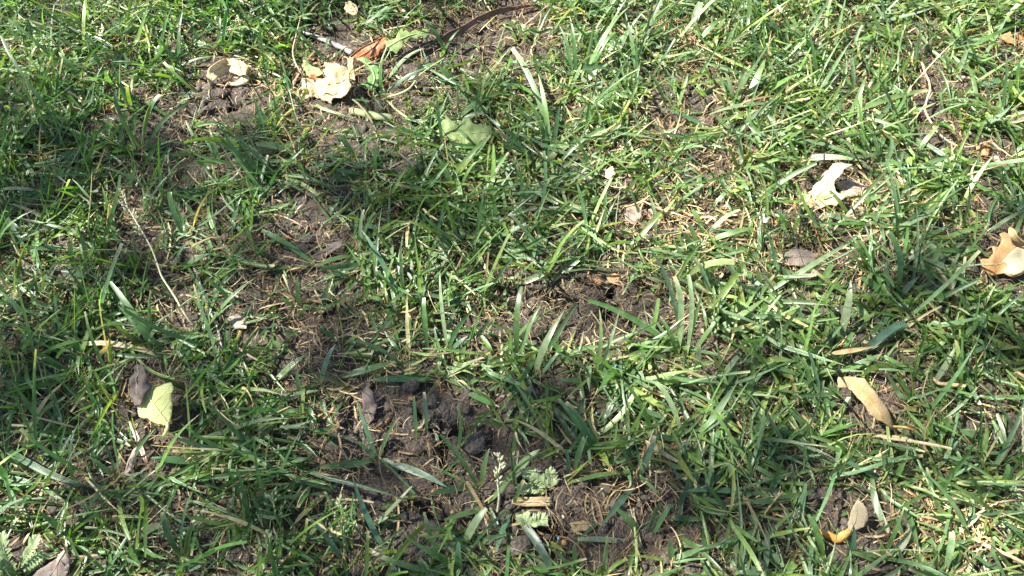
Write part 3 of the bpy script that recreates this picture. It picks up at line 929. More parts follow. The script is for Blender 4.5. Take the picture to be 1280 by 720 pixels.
def make_crumbs(name, n, r, mat, smin, smax, label, cat, flat=.7, colors=None, bare_only=True):
    import bmesh
    bm = bmesh.new(); bmesh.ops.create_icosphere(bm, subdivisions=1, radius=1.0)
    bv = np.array([v.co[:] for v in bm.verts]); bf = np.array([[v.index for v in f.verts] for f in bm.faces], np.int32)
    bm.free()
    x, y = scatter(n, *FRAME, r)
    if bare_only:
        k = r.random(n) < .06 + bare(x, y) * .95
        x, y = x[k], y[k]
    m = len(x)
    s = smin * (smax / smin) ** (r.random(m) ** 2.2)
    th = r.uniform(0, 6.3, m)
    V = bv[None] * (1 + r.uniform(-.3, .3, (m, len(bv), 1)))
    V = V * (s[:, None, None] * np.stack([r.uniform(.7, 1.2, m), r.uniform(.6, 1.1, m), flat * r.uniform(.6, 1.1, m)], 1)[:, None, :])
    cx, sx = np.cos(th)[:, None], np.sin(th)[:, None]
    V = np.stack([V[..., 0] * cx - V[..., 1] * sx, V[..., 0] * sx + V[..., 1] * cx, V[..., 2]], -1)
    V = V + np.stack([x, y, terrain(x, y) + s * .25], 1)[:, None, :]
    me = bpy.data.meshes.new(name)
    me.vertices.add(m * len(bv)); me.vertices.foreach_set('co', V.astype(np.float32).ravel())
    fa = (bf[None] + (np.arange(m) * len(bv))[:, None, None]).astype(np.int32)
    me.loops.add(fa.size); me.loops.foreach_set('vertex_index', fa.ravel())
    me.polygons.add(fa.size // 3); me.polygons.foreach_set('loop_start', np.arange(0, fa.size, 3, dtype=np.int32))
    me.update(calc_edges=True)
    if colors is not None:
        c = np.array(colors)[r.integers(0, len(colors), m)] * r.uniform(.6, 1.2, (m, 1))
        c = np.repeat(c[:, None, :], len(bv), 1)
        ca = me.attributes.new('Col', 'FLOAT_COLOR', 'POINT')
        ca.data.foreach_set('color', np.concatenate([c, np.ones(c.shape[:-1] + (1,))], -1).astype(np.float32).ravel())
    me.materials.append(mat)
    return tag(link(name, me), label, cat, kind='stuff')


make_crumbs('soil_crumbs', 15000, np.random.default_rng(31), M['clod'], .0006, .0055, 'loose dark crumbs of soil on the bare patches', 'soil')
make_crumbs('bark_chips', 4200, np.random.default_rng(32), M['litter'], .0007, .0034, 'tiny brown and tan chips scattered over the soil', 'litter', flat=.35,
            colors=[(.34, .17, .08), (.45, .32, .18), (.22, .12, .07), (.55, .46, .32), (.40, .24, .12)], bare_only=False)


# ------------------------------------------------------------------ grass tufts built blade by blade
def add_blades(root, P, width, roll, twist, fold, cut, col, dry, tipdry, r):
    V, cc = blade_verts(P, width, roll, twist, fold, cut, col, dry, tipdry, r)
    org = np.array(root.location)
    for i in range(len(V)):
        link('blade', blades_mesh('blade', V[i:i + 1] - org, cc[i:i + 1], M['grass']), root)


def side_blades(root, base, n, r, lmin, lmax, wmin, wmax, dryf=.08):
    b = np.repeat(base[None], n, 0) + np.concatenate([r.normal(0, .003, (n, 2)), np.zeros((n, 1))], 1)
    P = blade_paths(b, r.uniform(0, 6.283, n), r.uniform(.3, 1.2, n), r.uniform(lmin, lmax, n), r.uniform(.0, 1.1, n), r.normal(0, .35, n), 8, r.uniform(.004, .014, n))
    ok = ~clear_mask(P) & ~((bare(P[:, -1, 0], P[:, -1, 1]) > .6) & (r.random(n) < .7))
    if not ok.any():
        ok[0] = True
    P = P[ok]; n = len(P)
    col, dry = blade_colors(n, r, dryf, P[:, 0, 0])
    add_blades(root, P, r.uniform(wmin, wmax, n), r.normal(0, .5, n), r.normal(0, .8, n), r.uniform(.15, .45, n),
               np.where(r.random(n) < .35, r.uniform(.62, .85, n), 1.0), col, dry, np.where(r.random(n) < .2, .8, 0), r)


LANDMARKS = [('ring curled leaf', 285, 95), ('crumpled cream leaf', 408, 105), ('rust brown leaf', 460, 62), ('toothed weed', 490, 110), ('lobed pale leaf', 582, 165),
             ('brown strip leaf', 610, 25), ('torn cream leaf', 1035, 233), ('tan lobed leaf', 1255, 320), ('folded straw leaf', 1090, 505), ('upright tan leaf', 1070, 648),
             ('yellow leaf', 193, 505), ('grey ribbed leaf', 62, 712), ('straw strip', 668, 627), ('chestnut seed', 747, 352), ('snail shell', 403, 389), ('rounded grey clod', 276, 134),
             ('bent seed stalk', 205, 345), ('crooked root', 1175, 150), ('feathery weed', 672, 604), ('cracked bare soil', 545, 565), ('dark curled leaf', 462, 505), ('white fluff', 953, 275), ('mauve pebble', 926, 427)]


def near_words(px, py):
    d = sorted(LANDMARKS, key=lambda q: math.hypot(q[1] - px, q[2] - py))
    if math.hypot(d[0][1] - px, d[0][2] - py) < 55:
        return 'close beside the ' + d[0][0]
    return 'between the %s and the %s' % (d[0][0], d[1][0])


def tuft_label(base, top, wmax):
    px, py = to_pixel(base[0], base[1], base[2])
    look = ('tall ' if top > .042 else 'low ' if top < .024 else '') + ('broad-bladed' if wmax > .0046 else 'fine-bladed' if wmax < .0034 else 'green')
    return look + ' grass tuft ' + near_words(float(px), float(py))


TUFT_LABEL = 'small tuft of green grass blades rooted in the lawn'
TUFT_GROUP = 'grass tufts of the lawn'
COLK = {'g': (.080, .165, .046), 'd': (.052, .125, .042), 'p': (.205, .280, .145), 'b': (.078, .158, .090), 'y': (.170, .245, .048),
        't': (.46, .40, .22), 'l': (.125, .215, .066)}
r_t = np.random.default_rng(51)
occupied = []


def hand_blade(b, r):
    bx, by, tx, ty, wpx, hmm, key = b
    p0 = ground(bx, by); p0[2] -= .002
    p1 = ground(tx, ty, hmm / 1000.0)
    L = np.linalg.norm(p1 - p0)
    up = hmm / 1000.0
    pc = p0 * .5 + p1 * .5 + np.array([r.normal(0, .05) * L, r.normal(0, .05) * L, up * .32 + .10 * L])
    t = np.linspace(0, 1, 10)[:, None]
    P = (1 - t) ** 2 * p0 + 2 * t * (1 - t) * pc + t * t * p1
    P[1:, 2] = np.maximum(P[1:, 2], terrain(P[1:, 0], P[1:, 1], False) + .003)
    w = px_size((p0 + p1) / 2, wpx * .82)
    c = np.array(COLK[key]) * r.uniform(.88, 1.12) * r.uniform(.94, 1.06, 3)
    return P, w, c, key


for label, blades in HAND:
    base = ground(blades[0][0], blades[0][1])
    root = thing('grass_tuft', label or TUFT_LABEL, 'grass tuft', base, None if label else TUFT_GROUP)
    occupied.append(base[:2])
    for b in blades:
        P, w, c, key = hand_blade(b, r_t)
        add_blades(root, P[None], np.array([w]), np.array([r_t.normal(0, .3)]), np.array([r_t.normal(0, .5)]), np.array([r_t.uniform(.12, .38)]),
                   np.array([1.0 if r_t.random() < .55 else r_t.uniform(.66, .85)]), c[None], np.array([key == 't']),
                   np.array([r_t.choice([0, 0, 0, .9])]), r_t)
    side_blades(root, base, int(r_t.integers(2, 4)), r_t, .025, .055, .0016, .0034)
    if not label:
        root['label'] = tuft_label(base, max(b[5] for b in blades) / 1000, max(px_size(base, b[4]) for b in blades))

# further tufts spread over the lawn where the photograph shows thick growth
made = 0
tries = 0
while made < 175 and tries < 4000:
    tries += 1
    px, py = r_t.uniform(-10, 1290), 720 - 735 * r_t.random() ** .8
    base = ground(px, py)
    if r_t.random() < float(bare(base[0:1], base[1:2])[0]) * 2.2:
        continue
    if min(np.hypot(*(base[:2] - q)) for q in occupied) < .024:
        continue
    occupied.append(base[:2])
    made += 1
    root = thing('grass_tuft', TUFT_LABEL, 'grass tuft', base, TUFT_GROUP)
    lm, wm = r_t.uniform(.045, .09), r_t.uniform(.0026, .0046)
    side_blades(root, base, int(r_t.integers(4, 8)), r_t, lm * .5, lm, wm * .6, wm)
    tops = [v.co.z for ch in root.children for v in ch.data.vertices]
    root['label'] = tuft_label(base, max(tops), wm)


# ------------------------------------------------------------------ fallen leaves
def part(name, me, parent, thick=None):
    o = link(name, me, parent)
    if thick:
        solid(o, thick)
    return o


def outline_leaf(name, label, cat, outline, lift, normal, mat, disp, midrib=None, stem=None, holes=(), rib_mat=None, rib_r=.0006, stem_r=.0009, thick=.0005, seed=0, veins=(), group=None, rag=.0005):
    cx = sum(p[0] for p in outline) / len(outline); cy = sum(p[1] for p in outline) / len(outline)
    a = ground(cx, cy, lift)
    root = thing(name, label, cat, a, group)
    me, at = outline_mesh('leaf_blade', outline, a, normal, mat, disp, origin=a, holes=holes, seed=seed, rag=rag)
    part('leaf_blade', me, root, thick)
    rm = rib_mat or mat
    if midrib:
        pts = smooth_path(midrib, 14)
        P = [at(p[0], p[1], .0003) for p in pts]
        rr = np.linspace(rib_r, rib_r * .4, len(P))
        part('midrib', tube_mesh('midrib', P, rr, rm, 6), root)
    for vpts in veins:
        P = [at(p[0], p[1], .0002) for p in smooth_path(vpts, 7)]
        part('vein', tube_mesh('vein', P, np.linspace(rib_r * .55, rib_r * .2, len(P)), rm, 5), root)
    if stem:
        P = [np.array(at(stem[0][0], stem[0][1], .0002))] + [ground(x, y, h / 1000.) - a for x, y, h in stem[1:]]
        P = smooth_path(P, 12)
        part('stem', tube_mesh('stem', P, np.linspace(stem_r, stem_r * .8, len(P)), rm, 6, .08), root)
    return root, a, at


def px_path(pts, n, org):
    return smooth_path([ground(x, y, h / 1000.0) for x, y, h in pts], n) - org


# ring-curled cream leaf, top left
a = ground(285, 100)
t = thing('curled_leaf', 'cream dry leaf curled into an open ring on bare soil', 'leaf', a)
P = px_path([(262, 112, 1), (263, 100, 5), (268, 91, 10), (276, 85, 13), (286, 82, 15), (297, 84, 15), (306, 89, 12), (308, 96, 8), (302, 102, 5), (293, 105, 4), (284, 104, 3)], 40, a)
f = np.linspace(0, 1, 40)
w = px_size(a, 17) * np.clip(np.minimum(f / .2, 1), .12, 1) * np.clip((1 - f) / .45, .25, 1)
sv = np.stack([0.25 * np.sin(f * 6), np.full(40, .75), np.full(40, .6)], 1)
part('leaf_blade', ribbon_mesh('leaf_blade', P, w, sv, M['cream'], curl=.06, cols=7, ragged=.12, seed=3, wrinkle=.00022), t, .0005)
part('midrib', tube_mesh('midrib', P, np.linspace(.0005, .0003, 40), M['cream'], 5), t)
part('stem', tube_mesh('stem', px_path([(262, 111, 1), (261, 118, 1), (263, 124, 1)], 6, a), np.full(6, .0006), M['cream'], 5), t)

# crumpled cream leaf with green fold
root, a, at = outline_leaf('crumpled_leaf', 'crumpled cream dry leaf with a green fold, next to a rust brown leaf', 'leaf',
    [(379.7, 97.8), (377.8, 111.9), (376.9, 126.9), (384, 125), (392, 120), (403, 125), (415, 130), (417, 122), (427.5, 123), (435, 117.5), (440.6, 110), (438.8, 98.8), (437, 87.5), (428, 83), (420, 80), (409, 80), (405, 87.5), (407, 97), (395.6, 99.7)],
    .012, (-.3, -.5, .8), M['cream'], crease(4, .0026, 75, 5, wrinkle(4, .0016, 150, cv=5.0, cu=2.0)), midrib=[(380, 99), (400, 108), (420, 105), (438, 96)], rib_mat=M['cream2'],
    veins=[[(392, 104), (388, 114), (386, 123)], [(404, 108), (404, 117), (406, 124)], [(416, 107), (420, 114), (424, 121)], [(410, 106), (416, 96), (419, 84)], [(424, 103), (430, 95), (433, 87)]], seed=4, rag=.0008)
ag = np.array(a)
me, _ = outline_mesh('green_fold', [(382.5, 78), (386, 77), (390, 83), (399, 85), (407, 94), (402, 97), (392, 97), (384, 95), (381, 86)], ground(394, 88, .016), (-.3, -.3, .9), M['weed'], wrinkle(8, .003, 260, cup=18), origin=ag, seed=8)
o = part('green_fold', me, root, .0005); o['label'] = 'pale green folded rim of the cream leaf'
me, _ = outline_mesh('brown_patch', [(386, 92), (398, 92), (406, 97), (398, 101), (387, 99)], ground(396, 96, .015), (-.1, -.5, .8), M['rust'], wrinkle(9, .002, 260), origin=ag, seed=9)
part('brown_patch', me, root, .0004)
part('stem', tube_mesh('stem', px_path([(379, 97, 11), (376, 90, 16), (369, 78, 20), (366, 64, 22), (370, 45, 22), (376, 20, 20)], 16, ag), np.linspace(.0011, .0006, 16), M['twig'], 6, .1), root)

# rust brown folded leaf with light tail
a = ground(462, 68, .008)
root, a, at = outline_leaf('rust_leaf', 'rust brown folded leaf between cream leaf and toothed green weed', 'leaf',
    [(438.8, 71), (448, 62), (456, 57), (465, 52.5), (474, 47), (482, 44), (484, 49), (481, 58), (472.5, 67.5), (459, 74), (444, 75)], .010, (-.15, -.35, .92), M['rust'],
    wrinkle(14, .0015, 120, cv=-28, tilt=(0, .1)), midrib=[(440, 72), (460, 64), (482, 48)], seed=14)
P = px_path([(439, 71, 9), (446, 64, 13), (456, 58, 15), (466, 53, 15), (476, 48, 13), (483, 44, 11)], 20, a)
part('rim', ribbon_mesh('rim', P, px_size(a, 4.5) * np.linspace(1, .5, 20), (0, -.2, 1), M['tan'], curl=.2, cols=4, ragged=.3, seed=5), root, .0004)
P = px_path([(440, 70, 10), (438, 80, 9), (440, 92, 6), (443, 105, 3)], 14, a)
part('tail', ribbon_mesh('tail', P, px_size(a, 7) * np.array([.6, .8, 1, 1, 1, 1, 1, 1, 1, .95, .9, .8, .6, .3]), (1, .1, .2), M['cream2'], curl=.2, cols=4, ragged=.15, seed=6), root, .0004)

# toothed pale green weed
a = ground(482, 122)
t = thing('toothed_weed', 'pale green weed with toothed leaves beside the rust brown leaf', 'weed', a)
me, at = outline_mesh('leaf_blade', [(481, 50), (488, 49), (495, 47), (497, 42), (502, 35), (504, 40), (508, 36), (512, 41), (519, 37), (525, 38), (530, 33), (534, 35), (537, 42), (532, 48), (527, 45), (520, 48), (514, 46), (508, 53), (504, 51), (504, 58), (500, 61), (495, 67), (491, 63), (486, 63), (482, 56)], ground(508, 50, .018), (.1, -.25, .95), M['weed'], wrinkle(21, .0022, 130, cup=-4), origin=a, seed=21, rag=.0003)
lf = part('leaf_blade', me, t, .0005)
part('midrib', tube_mesh('midrib', [at(*p, .0004) for p in smooth_path([(484, 58), (500, 50), (516, 43), (533, 40)], 10)], np.linspace(.0009, .0004, 10), M['rib'], 5), lf)
part('stalk', tube_mesh('stalk', px_path([(482, 120, 1), (476, 100, 8), (476, 80, 14), (484, 58, 18)], 12, a), np.linspace(.0015, .0009, 12), M['rib'], 6), t)
me, at = outline_mesh('leaf_blade', [(444, 72), (454, 71), (460, 74), (465, 79), (470, 80), (475, 85), (472, 91), (475, 97.5), (470, 101), (474, 109), (464, 115), (459, 111), (451, 108), (452, 105), (460, 104), (459, 97), (465, 90), (458, 86), (457, 81)], ground(463, 92, .010), (0, -.3, .95), M['weed2'], wrinkle(22, .003, 140), origin=a, seed=22, rag=.0003)
lf = part('leaf_blade', me, t, .0005)
part('midrib', tube_mesh('midrib', [at(*p, .0004) for p in smooth_path([(447, 73), (463, 84), (468, 98), (464, 113)], 10)], np.linspace(.0005, .0011, 10), M['rib'], 5), lf)
P = px_path([(438, 137, 4), (455, 141, 6), (474, 145, 6), (492, 147, 3)], 12, a)
part('broad_rib', ribbon_mesh('broad_rib', P, px_size(a, 10) * np.linspace(.9, 1.05, 12), (0, 1, .15), M['rib'], curl=-.25, cols=5, ragged=.06, seed=7), t, .0012)
for pts, w_ in (([(482, 122, 2), (510, 112, 12), (527, 92, 14), (560, 70, 12)], 3.0), ([(480, 122, 2), (500, 140, 6), (520, 152, 4), (545, 150, 2)], 3.5)):
    part('stalk', tube_mesh('stalk', px_path(pts, 12, a), px_size(a, w_ * .5) * np.linspace(1, .5, 12), M['rib'], 6), t)

# yellow green lobed leaf in the grass
outline_leaf('lobed_weed_leaf', 'pale yellow green lobed leaf lying half under grass', 'leaf',
    [(545, 165), (550, 158), (553, 150), (560, 146), (565, 152), (573, 157), (579, 148), (587, 146), (590, 153), (597, 157), (607, 155), (617, 160), (615, 168), (609, 175), (600, 177), (593, 185), (584, 180), (577, 184), (570, 178), (563, 176), (556, 171)],
    .010, (.05, -.3, .95), M['weed'], wrinkle(25, .003, 140), midrib=[(547, 165), (575, 167), (612, 165)], rib_mat=M['rib'], veins=[[(565, 167), (567, 157), (562, 149)], [(580, 167), (585, 157), (587, 148)], [(575, 167), (580, 175), (577, 182)], [(592, 167), (597, 175), (595, 181)]], seed=25)

# long brown strip leaf
a = ground(605, 28)
t = thing('brown_strip_leaf', 'long narrow reddish brown dry leaf lying on bare soil', 'leaf', a)
P = px_path([(553, 50, 6), (566, 42, 8), (580, 35, 9), (596, 26, 10), (613, 17, 9), (628, 13, 8), (645, 11, 7), (672, 6, 5)], 30, a)
f = np.linspace(0, 1, 30)
w = px_size(a, 11) * np.clip(1.0 - .55 * f, 0, 1) * np.clip(f / .06 + .5, 0, 1)
part('leaf_blade', ribbon_mesh('leaf_blade', P, w, (.3, .55, .5), M['bark'], curl=.28, cols=6, ragged=.12, seed=8, wrinkle=.0002), t, .0006)
part('rim', tube_mesh('rim', P + np.array([0, .0028, .0024]) * (w / w.max())[:, None], np.full(30, .0005), M['tan'], 5), t)
a = ground(520, 62)
t = thing('grey_strip_leaf', 'dull grey brown narrow leaf in shade behind the toothed weed', 'leaf', a)
P = px_path([(500, 72, 3), (516, 65, 5), (532, 57, 6), (552, 49, 5)], 16, a)
part('leaf_blade', ribbon_mesh('leaf_blade', P, px_size(a, 8) * np.sin(np.linspace(.35, 2.8, 16)), (0, 1, .3), M['darkleaf'], curl=.2, cols=5, ragged=.15, seed=9), t, .0005)
part('midrib', tube_mesh('midrib', P + np.array([0, 0, .0004]), np.linspace(.0006, .0003, 16), M['greyleaf'], 5), t)

outline_leaf('leaf_scrap', 'small cream leaf scrap between upright blades near the grey twig', 'leaf', [(431, 11), (433, 5), (437, 2), (444, 5), (447, 10), (448, 16), (441, 20), (434, 17)], .012, (0, -.5, .85), M['cream'], wrinkle(31, .004, 200, cup=20), midrib=[(434, 15), (440, 10), (446, 7)], seed=31)

# grey twig with pale end
a = ground(400, 48)
t = thing('grey_twig', 'knobbly grey twig lying behind the crumpled cream leaf', 'twig', a)
P = px_path([(352, 30, 2), (368, 36, 3), (384, 42, 4), (400, 48, 4), (416, 55, 4), (430, 61, 4), (441, 67, 3)], 26, a)
part('stick', tube_mesh('stick', P, px_size(a, 3.6) * np.array([.5 + .5 * abs(math.sin(k * 1.1)) * .35 + .45 * k / 26 for k in range(26)]), M['greytwig'], 8, .12), t)
part('side_shoot', tube_mesh('side_shoot', px_path([(384, 42, 4), (388, 36, 7), (394, 33, 7)], 6, a), np.linspace(.0011, .0006, 6), M['greytwig'], 6, .1), t)

# sunlit cream leaf right
root, a, at = outline_leaf('sunlit_leaf', 'torn cream leaf with a bite hole in bright sun under a flat grass blade', 'leaf',
    [(1042, 205), (1052, 205), (1066, 209), (1055, 212), (1050, 221), (1044, 226), (1042, 231), (1045, 239), (1050, 244), (1060, 243), (1052, 251), (1045, 257), (1039, 255), (1027, 262), (1017, 263), (1005, 256), (1009, 249), (1003, 245), (1015, 239), (1022, 227), (1032, 215)],
    .013, (-.45, -.2, .87), M['cream'], crease(41, .0018, 55, 4, wrinkle(41, .002, 110, cu=8)), midrib=[(1008, 256), (1026, 242), (1040, 222), (1050, 208)], rib_mat=M['tan'],
    veins=[[(1022, 245), (1014, 246), (1007, 246)], [(1030, 238), (1036, 246), (1041, 254)], [(1020, 247), (1023, 254), (1025, 260)], [(1036, 228), (1031, 222), (1030, 218)]], seed=41)
outline_leaf('shaded_leaf', 'flat greyish brown leaf half hidden behind the torn sunlit cream leaf', 'leaf', [(1046, 228), (1056, 224), (1070, 226), (1082, 232), (1078, 242), (1064, 247), (1052, 245)], .004, (0, -.1, 1), M['greyleaf'], wrinkle(43, .003, 130), midrib=[(1048, 236), (1064, 236), (1081, 233)], seed=43)
outline_leaf('flat_brown_leaf', 'flat pinkish brown leaf under blades in the sunlit straw patch', 'leaf', [(975, 318), (990, 311), (1008, 313), (1024, 318), (1020, 328), (1003, 333), (985, 330)], .006, (0, -.1, 1), M['greyleaf'], wrinkle(44, .003, 130), midrib=[(977, 321), (1000, 322), (1022, 321)], seed=44)

# tan lobed leaf at the right edge
root, a, at = outline_leaf('tan_lobed_leaf', 'large tan lobed dry leaf standing up at the lawn edge', 'leaf',
    [(1262, 284), (1266, 290), (1270, 295), (1280, 302), (1293, 310), (1296, 322), (1290, 335), (1275, 343), (1265, 347), (1254, 341), (1244, 345), (1232, 343), (1227, 337), (1223, 325), (1229, 323), (1235, 324), (1241, 316), (1240, 309), (1249, 309), (1251, 300), (1249, 292), (1255, 290), (1261, 292)],
    .020, (-.15, -.55, .8), M['tan'], crease(51, .0022, 50, 4, wrinkle(51, .003, 90, cu=5)), midrib=[(1292, 316), (1270, 320), (1250, 330), (1228, 331)], rib_mat=M['cream2'], veins=[[(1266, 321), (1262, 306), (1261, 290)], [(1258, 326), (1250, 314), (1244, 311)], [(1268, 321), (1272, 332), (1270, 343)], [(1254, 329), (1250, 336), (1246, 342)]], seed=51, thick=.0006)
P = px_path([(1262, 284, 34), (1266, 292, 36), (1272, 299, 34), (1283, 306, 30), (1297, 314, 24)], 14, a)
part('curled_rim', ribbon_mesh('curled_rim', P, px_size(a, 9) * np.array([.2, .5, .8, 1, 1, 1, 1, 1, 1, 1, .9, .8, .6, .4]), (.4, -.4, .6), M['cream2'], curl=.3, cols=5, ragged=.1, seed=12), root, .0005)
nrm = np.array([-.15, -.55, .8]); nrm /= np.linalg.norm(nrm)
me, _ = outline_mesh('pale_patch', [(1258, 322), (1263, 314), (1272, 308), (1288, 317), (1288, 334), (1275, 341), (1265, 345), (1256, 340), (1260, 331), (1254, 327)], a + nrm * .0007, (-.15, -.55, .8), M['palegrey'], crease(51, .0022, 50, 4, wrinkle(51, .003, 90, cu=5)), origin=a, seed=53)
o = part('pale_patch', me, root, .0004); o['label'] = 'bleached grey patch on the tan leaf'

# folded straw leaf
root, a, at = outline_leaf('folded_strip_leaf', 'folded straw coloured strip leaf with orange midrib on dense grass', 'leaf',
    [(1078, 473), (1081, 472), (1088, 482), (1099, 496), (1108, 507), (1117.5, 521), (1124, 532), (1118, 537), (1108, 529), (1097, 525), (1088, 517), (1080, 504), (1072, 493), (1065, 484)],
    .024, (.2, -.35, .9), M['cream2'], wrinkle(61, .001, 90, cu=-14), midrib=[(1073, 480), (1085, 495), (1096, 512), (1104, 523)], rib_mat=M['orange'], stem=[(1122, 533), (1131, 534, 22), (1142, 538, 20)], seed=61, rib_r=.0009)
me, _ = outline_mesh('folded_end', [(1047, 471), (1063, 471), (1073, 472), (1080, 472), (1077, 479), (1066, 484), (1056, 485), (1047, 484)], ground(1062, 477, .024), (-.2, -.3, .93), M['cream2'], wrinkle(62, .0012, 120), origin=a, seed=62)
part('folded_end', me, root, .0005)

# upright tan leaf with orange curl
root, a, at = outline_leaf('upright_leaf', 'small greyish tan oval leaf standing upright with orange curled base', 'leaf',
    [(1072, 625), (1080, 630), (1085, 640), (1086, 650), (1080, 658), (1072, 663), (1060, 665), (1060, 653), (1063, 642), (1067, 632)], .014, (-.5, -.7, .55), M['palegrey'], wrinkle(71, .0008, 90, cu=12), midrib=[(1062, 664), (1070, 648), (1072, 627)], veins=[[(1067, 654), (1074, 648), (1080, 643)], [(1066, 655), (1064, 650), (1063, 646)]], seed=71)
P = px_path([(1063, 664, 8), (1056, 670, 6), (1047, 675, 5), (1037, 670, 6), (1029, 666, 7), (1022, 662, 8)], 18, a)
o = part('curled_base', ribbon_mesh('curled_base', P, px_size(a, 11) * np.array([.8, .9, 1, 1.1, 1.1, 1, 1, 1, 1, .95, .9, .85, .8, .7, .6, .5, .35, .15]), (0, .8, .5), M['orange'], curl=.3, cols=5, ragged=.1, seed=14), root, .0005)
o['label'] = 'orange yellow curled base of the upright leaf'

# yellow leaf and dark leaf
root, a, at = outline_leaf('yellow_leaf', 'pale yellow green fallen leaf with bent stem on thick grass', 'leaf',
    [(180, 484), (188, 484), (198, 483), (206, 480), (213, 477), (217, 485), (214, 492), (213, 497), (215, 508), (214, 517), (212, 525), (207, 532), (195, 529), (183, 523), (171, 520), (169, 512), (175, 505), (179, 495)],
    .027, (-.1, -.25, .95), M['yellow'], wrinkle(81, .0012, 70, cu=-10, cv=-4), midrib=[(208, 529), (197, 512), (187, 498), (180, 488)], rib_mat=M['yellowrim'], rib_r=.0011,
    veins=[[(200, 517), (192, 521), (181, 521)], [(196, 510), (186, 512), (173, 512)], [(200, 516), (207, 508), (212, 498)], [(192, 505), (202, 495), (212, 482)]], stem=[(208, 528), (209, 536, 22), (204, 546, 14)], stem_r=.0013, seed=81)
outline_leaf('dark_withered_leaf', 'dark grey brown withered leaf crumpled against the yellow leaf', 'leaf',
    [(170, 455), (177, 456), (180, 463), (182, 470), (183, 482), (181, 495), (177, 507), (170, 507), (165, 498), (157, 495), (157, 485), (161, 479), (165, 471), (167, 462)], .033, (-.4, -.35, .8), M['darkleaf'], crease(83, .0030, 80, 5, wrinkle(83, .003, 190, cu=-25)), midrib=[(172, 457), (171, 480), (173, 505)], rib_mat=M['greyleaf'], seed=83, thick=.0007)

# corner leaf
outline_leaf('grey_leaf', 'grey brown ribbed dry leaf half under a pale broad blade', 'leaf', [(81, 686), (86, 698), (86, 708), (80, 728), (60, 736), (32, 734), (36, 722), (50, 711), (60, 705), (70, 698)], .018, (.1, -.25, .95), M['greyleaf'], crease(91, .0012, 110, 3, wrinkle(91, .002, 110, cu=-8)),
    midrib=[(82, 689), (68, 712), (52, 733)], veins=[[(76, 698), (80, 708), (79, 722)], [(70, 706), (72, 718), (68, 732)], [(66, 712), (54, 714), (42, 724)]], seed=91)

# straw strip over dirt
a = ground(668, 627)
t = thing('straw_strip', 'flat pale yellow straw strip lying on bare dirt', 'straw', a)
P = px_path([(640, 625, 6), (655, 627, 6), (672, 627, 5), (690, 627, 4)], 14, a)
part('strip', ribbon_mesh('strip', P, px_size(a, 11) * np.array([.6, .85, 1, 1, 1, 1, 1, 1, 1, 1, 1, 1, 1, .92]), (0, 1, .3), M['cream2'], curl=.12, cols=5, ragged=.03, seed=15), t, .0004)
part('midrib', tube_mesh('midrib', P + np.array([0, 0, .0003]), np.full(14, .0004), M['straw'], 5), t)

# smaller fallen scraps
SCRAPS = [
 ('small brown leaf curled under blades at the sunny upper edge', [(1252, 44), (1262, 40), (1276, 44), (1284, 50), (1270, 56), (1256, 52)], .005, 'tan'),
 ('dark grey brown curled leaf on bare soil above the cracks', [(452, 488), (460, 482), (468, 492), (472, 508), (467, 525), (458, 530), (455, 512)], .006, 'darkleaf'),
 ('dark shrivelled leaf strip across the bare soil under drooping blades', [(390, 322), (402, 312), (418, 303), (432, 300), (428, 308), (414, 316), (400, 326)], .006, 'darkleaf'),
 ('papery pale brown leaf crumb beside the sunlit straw patch', [(780, 262), (790, 258), (800, 262), (802, 272), (792, 282), (782, 276)], .006, 'greyleaf'),
 ('papery orange brown leaf flake near the chestnut seed', [(758, 347), (768, 341), (776, 346), (772, 354), (762, 354)], .004, 'tan'),
 ('small pinkish cream leaf flake among bright blades', [(757, 212), (766, 207), (770, 216), (764, 226), (756, 222)], .009, 'cream'),
 ('thin cream flake lying on bare dirt below the straw strip', [(712, 655), (728, 651), (742, 655), (738, 663), (720, 664)], .004, 'cream2'),
 ('greenish brown flake beside the stalk foot of the seed head', [(285, 398), (297, 393), (310, 400), (308, 410), (293, 411)], .008, 'greyleaf'),
 ('pale leaf scrap wedged in thick grass of the upper corner', [(120, 34), (127, 28), (131, 36), (127, 46), (120, 45)], .010, 'cream'),
 ('grey leaf strip slanting through the lush grass', [(152, 594), (160, 578), (168, 560), (172, 558), (168, 574), (160, 590)], .022, 'greyleaf'),
 ('brown flake on the trampled grass right of the torn leaf', [(1220, 182), (1232, 178), (1240, 184), (1234, 196), (1222, 194)], .006, 'tan'),
 ('small reddish brown flake on the soil near the lobed pale leaf', [(612, 84), (620, 82), (625, 87), (619, 93), (613, 90)], .004, 'rust'),
]
for i, (lab, ol, lift, mk) in enumerate(SCRAPS):
    (x0, y0), (x1, y1) = ol[0], ol[len(ol) // 2]
    outline_leaf('leaf_scrap', lab, 'leaf', ol, lift, (random.uniform(-.2, .2), -.25, .95), M[mk], wrinkle(100 + i, .003, 170, cu=random.uniform(-15, 15)), midrib=[(x0, y0), ((x0 + x1) / 2 + 1, (y0 + y1) / 2), (x1, y1)], rib_r=.0004, seed=100 + i)

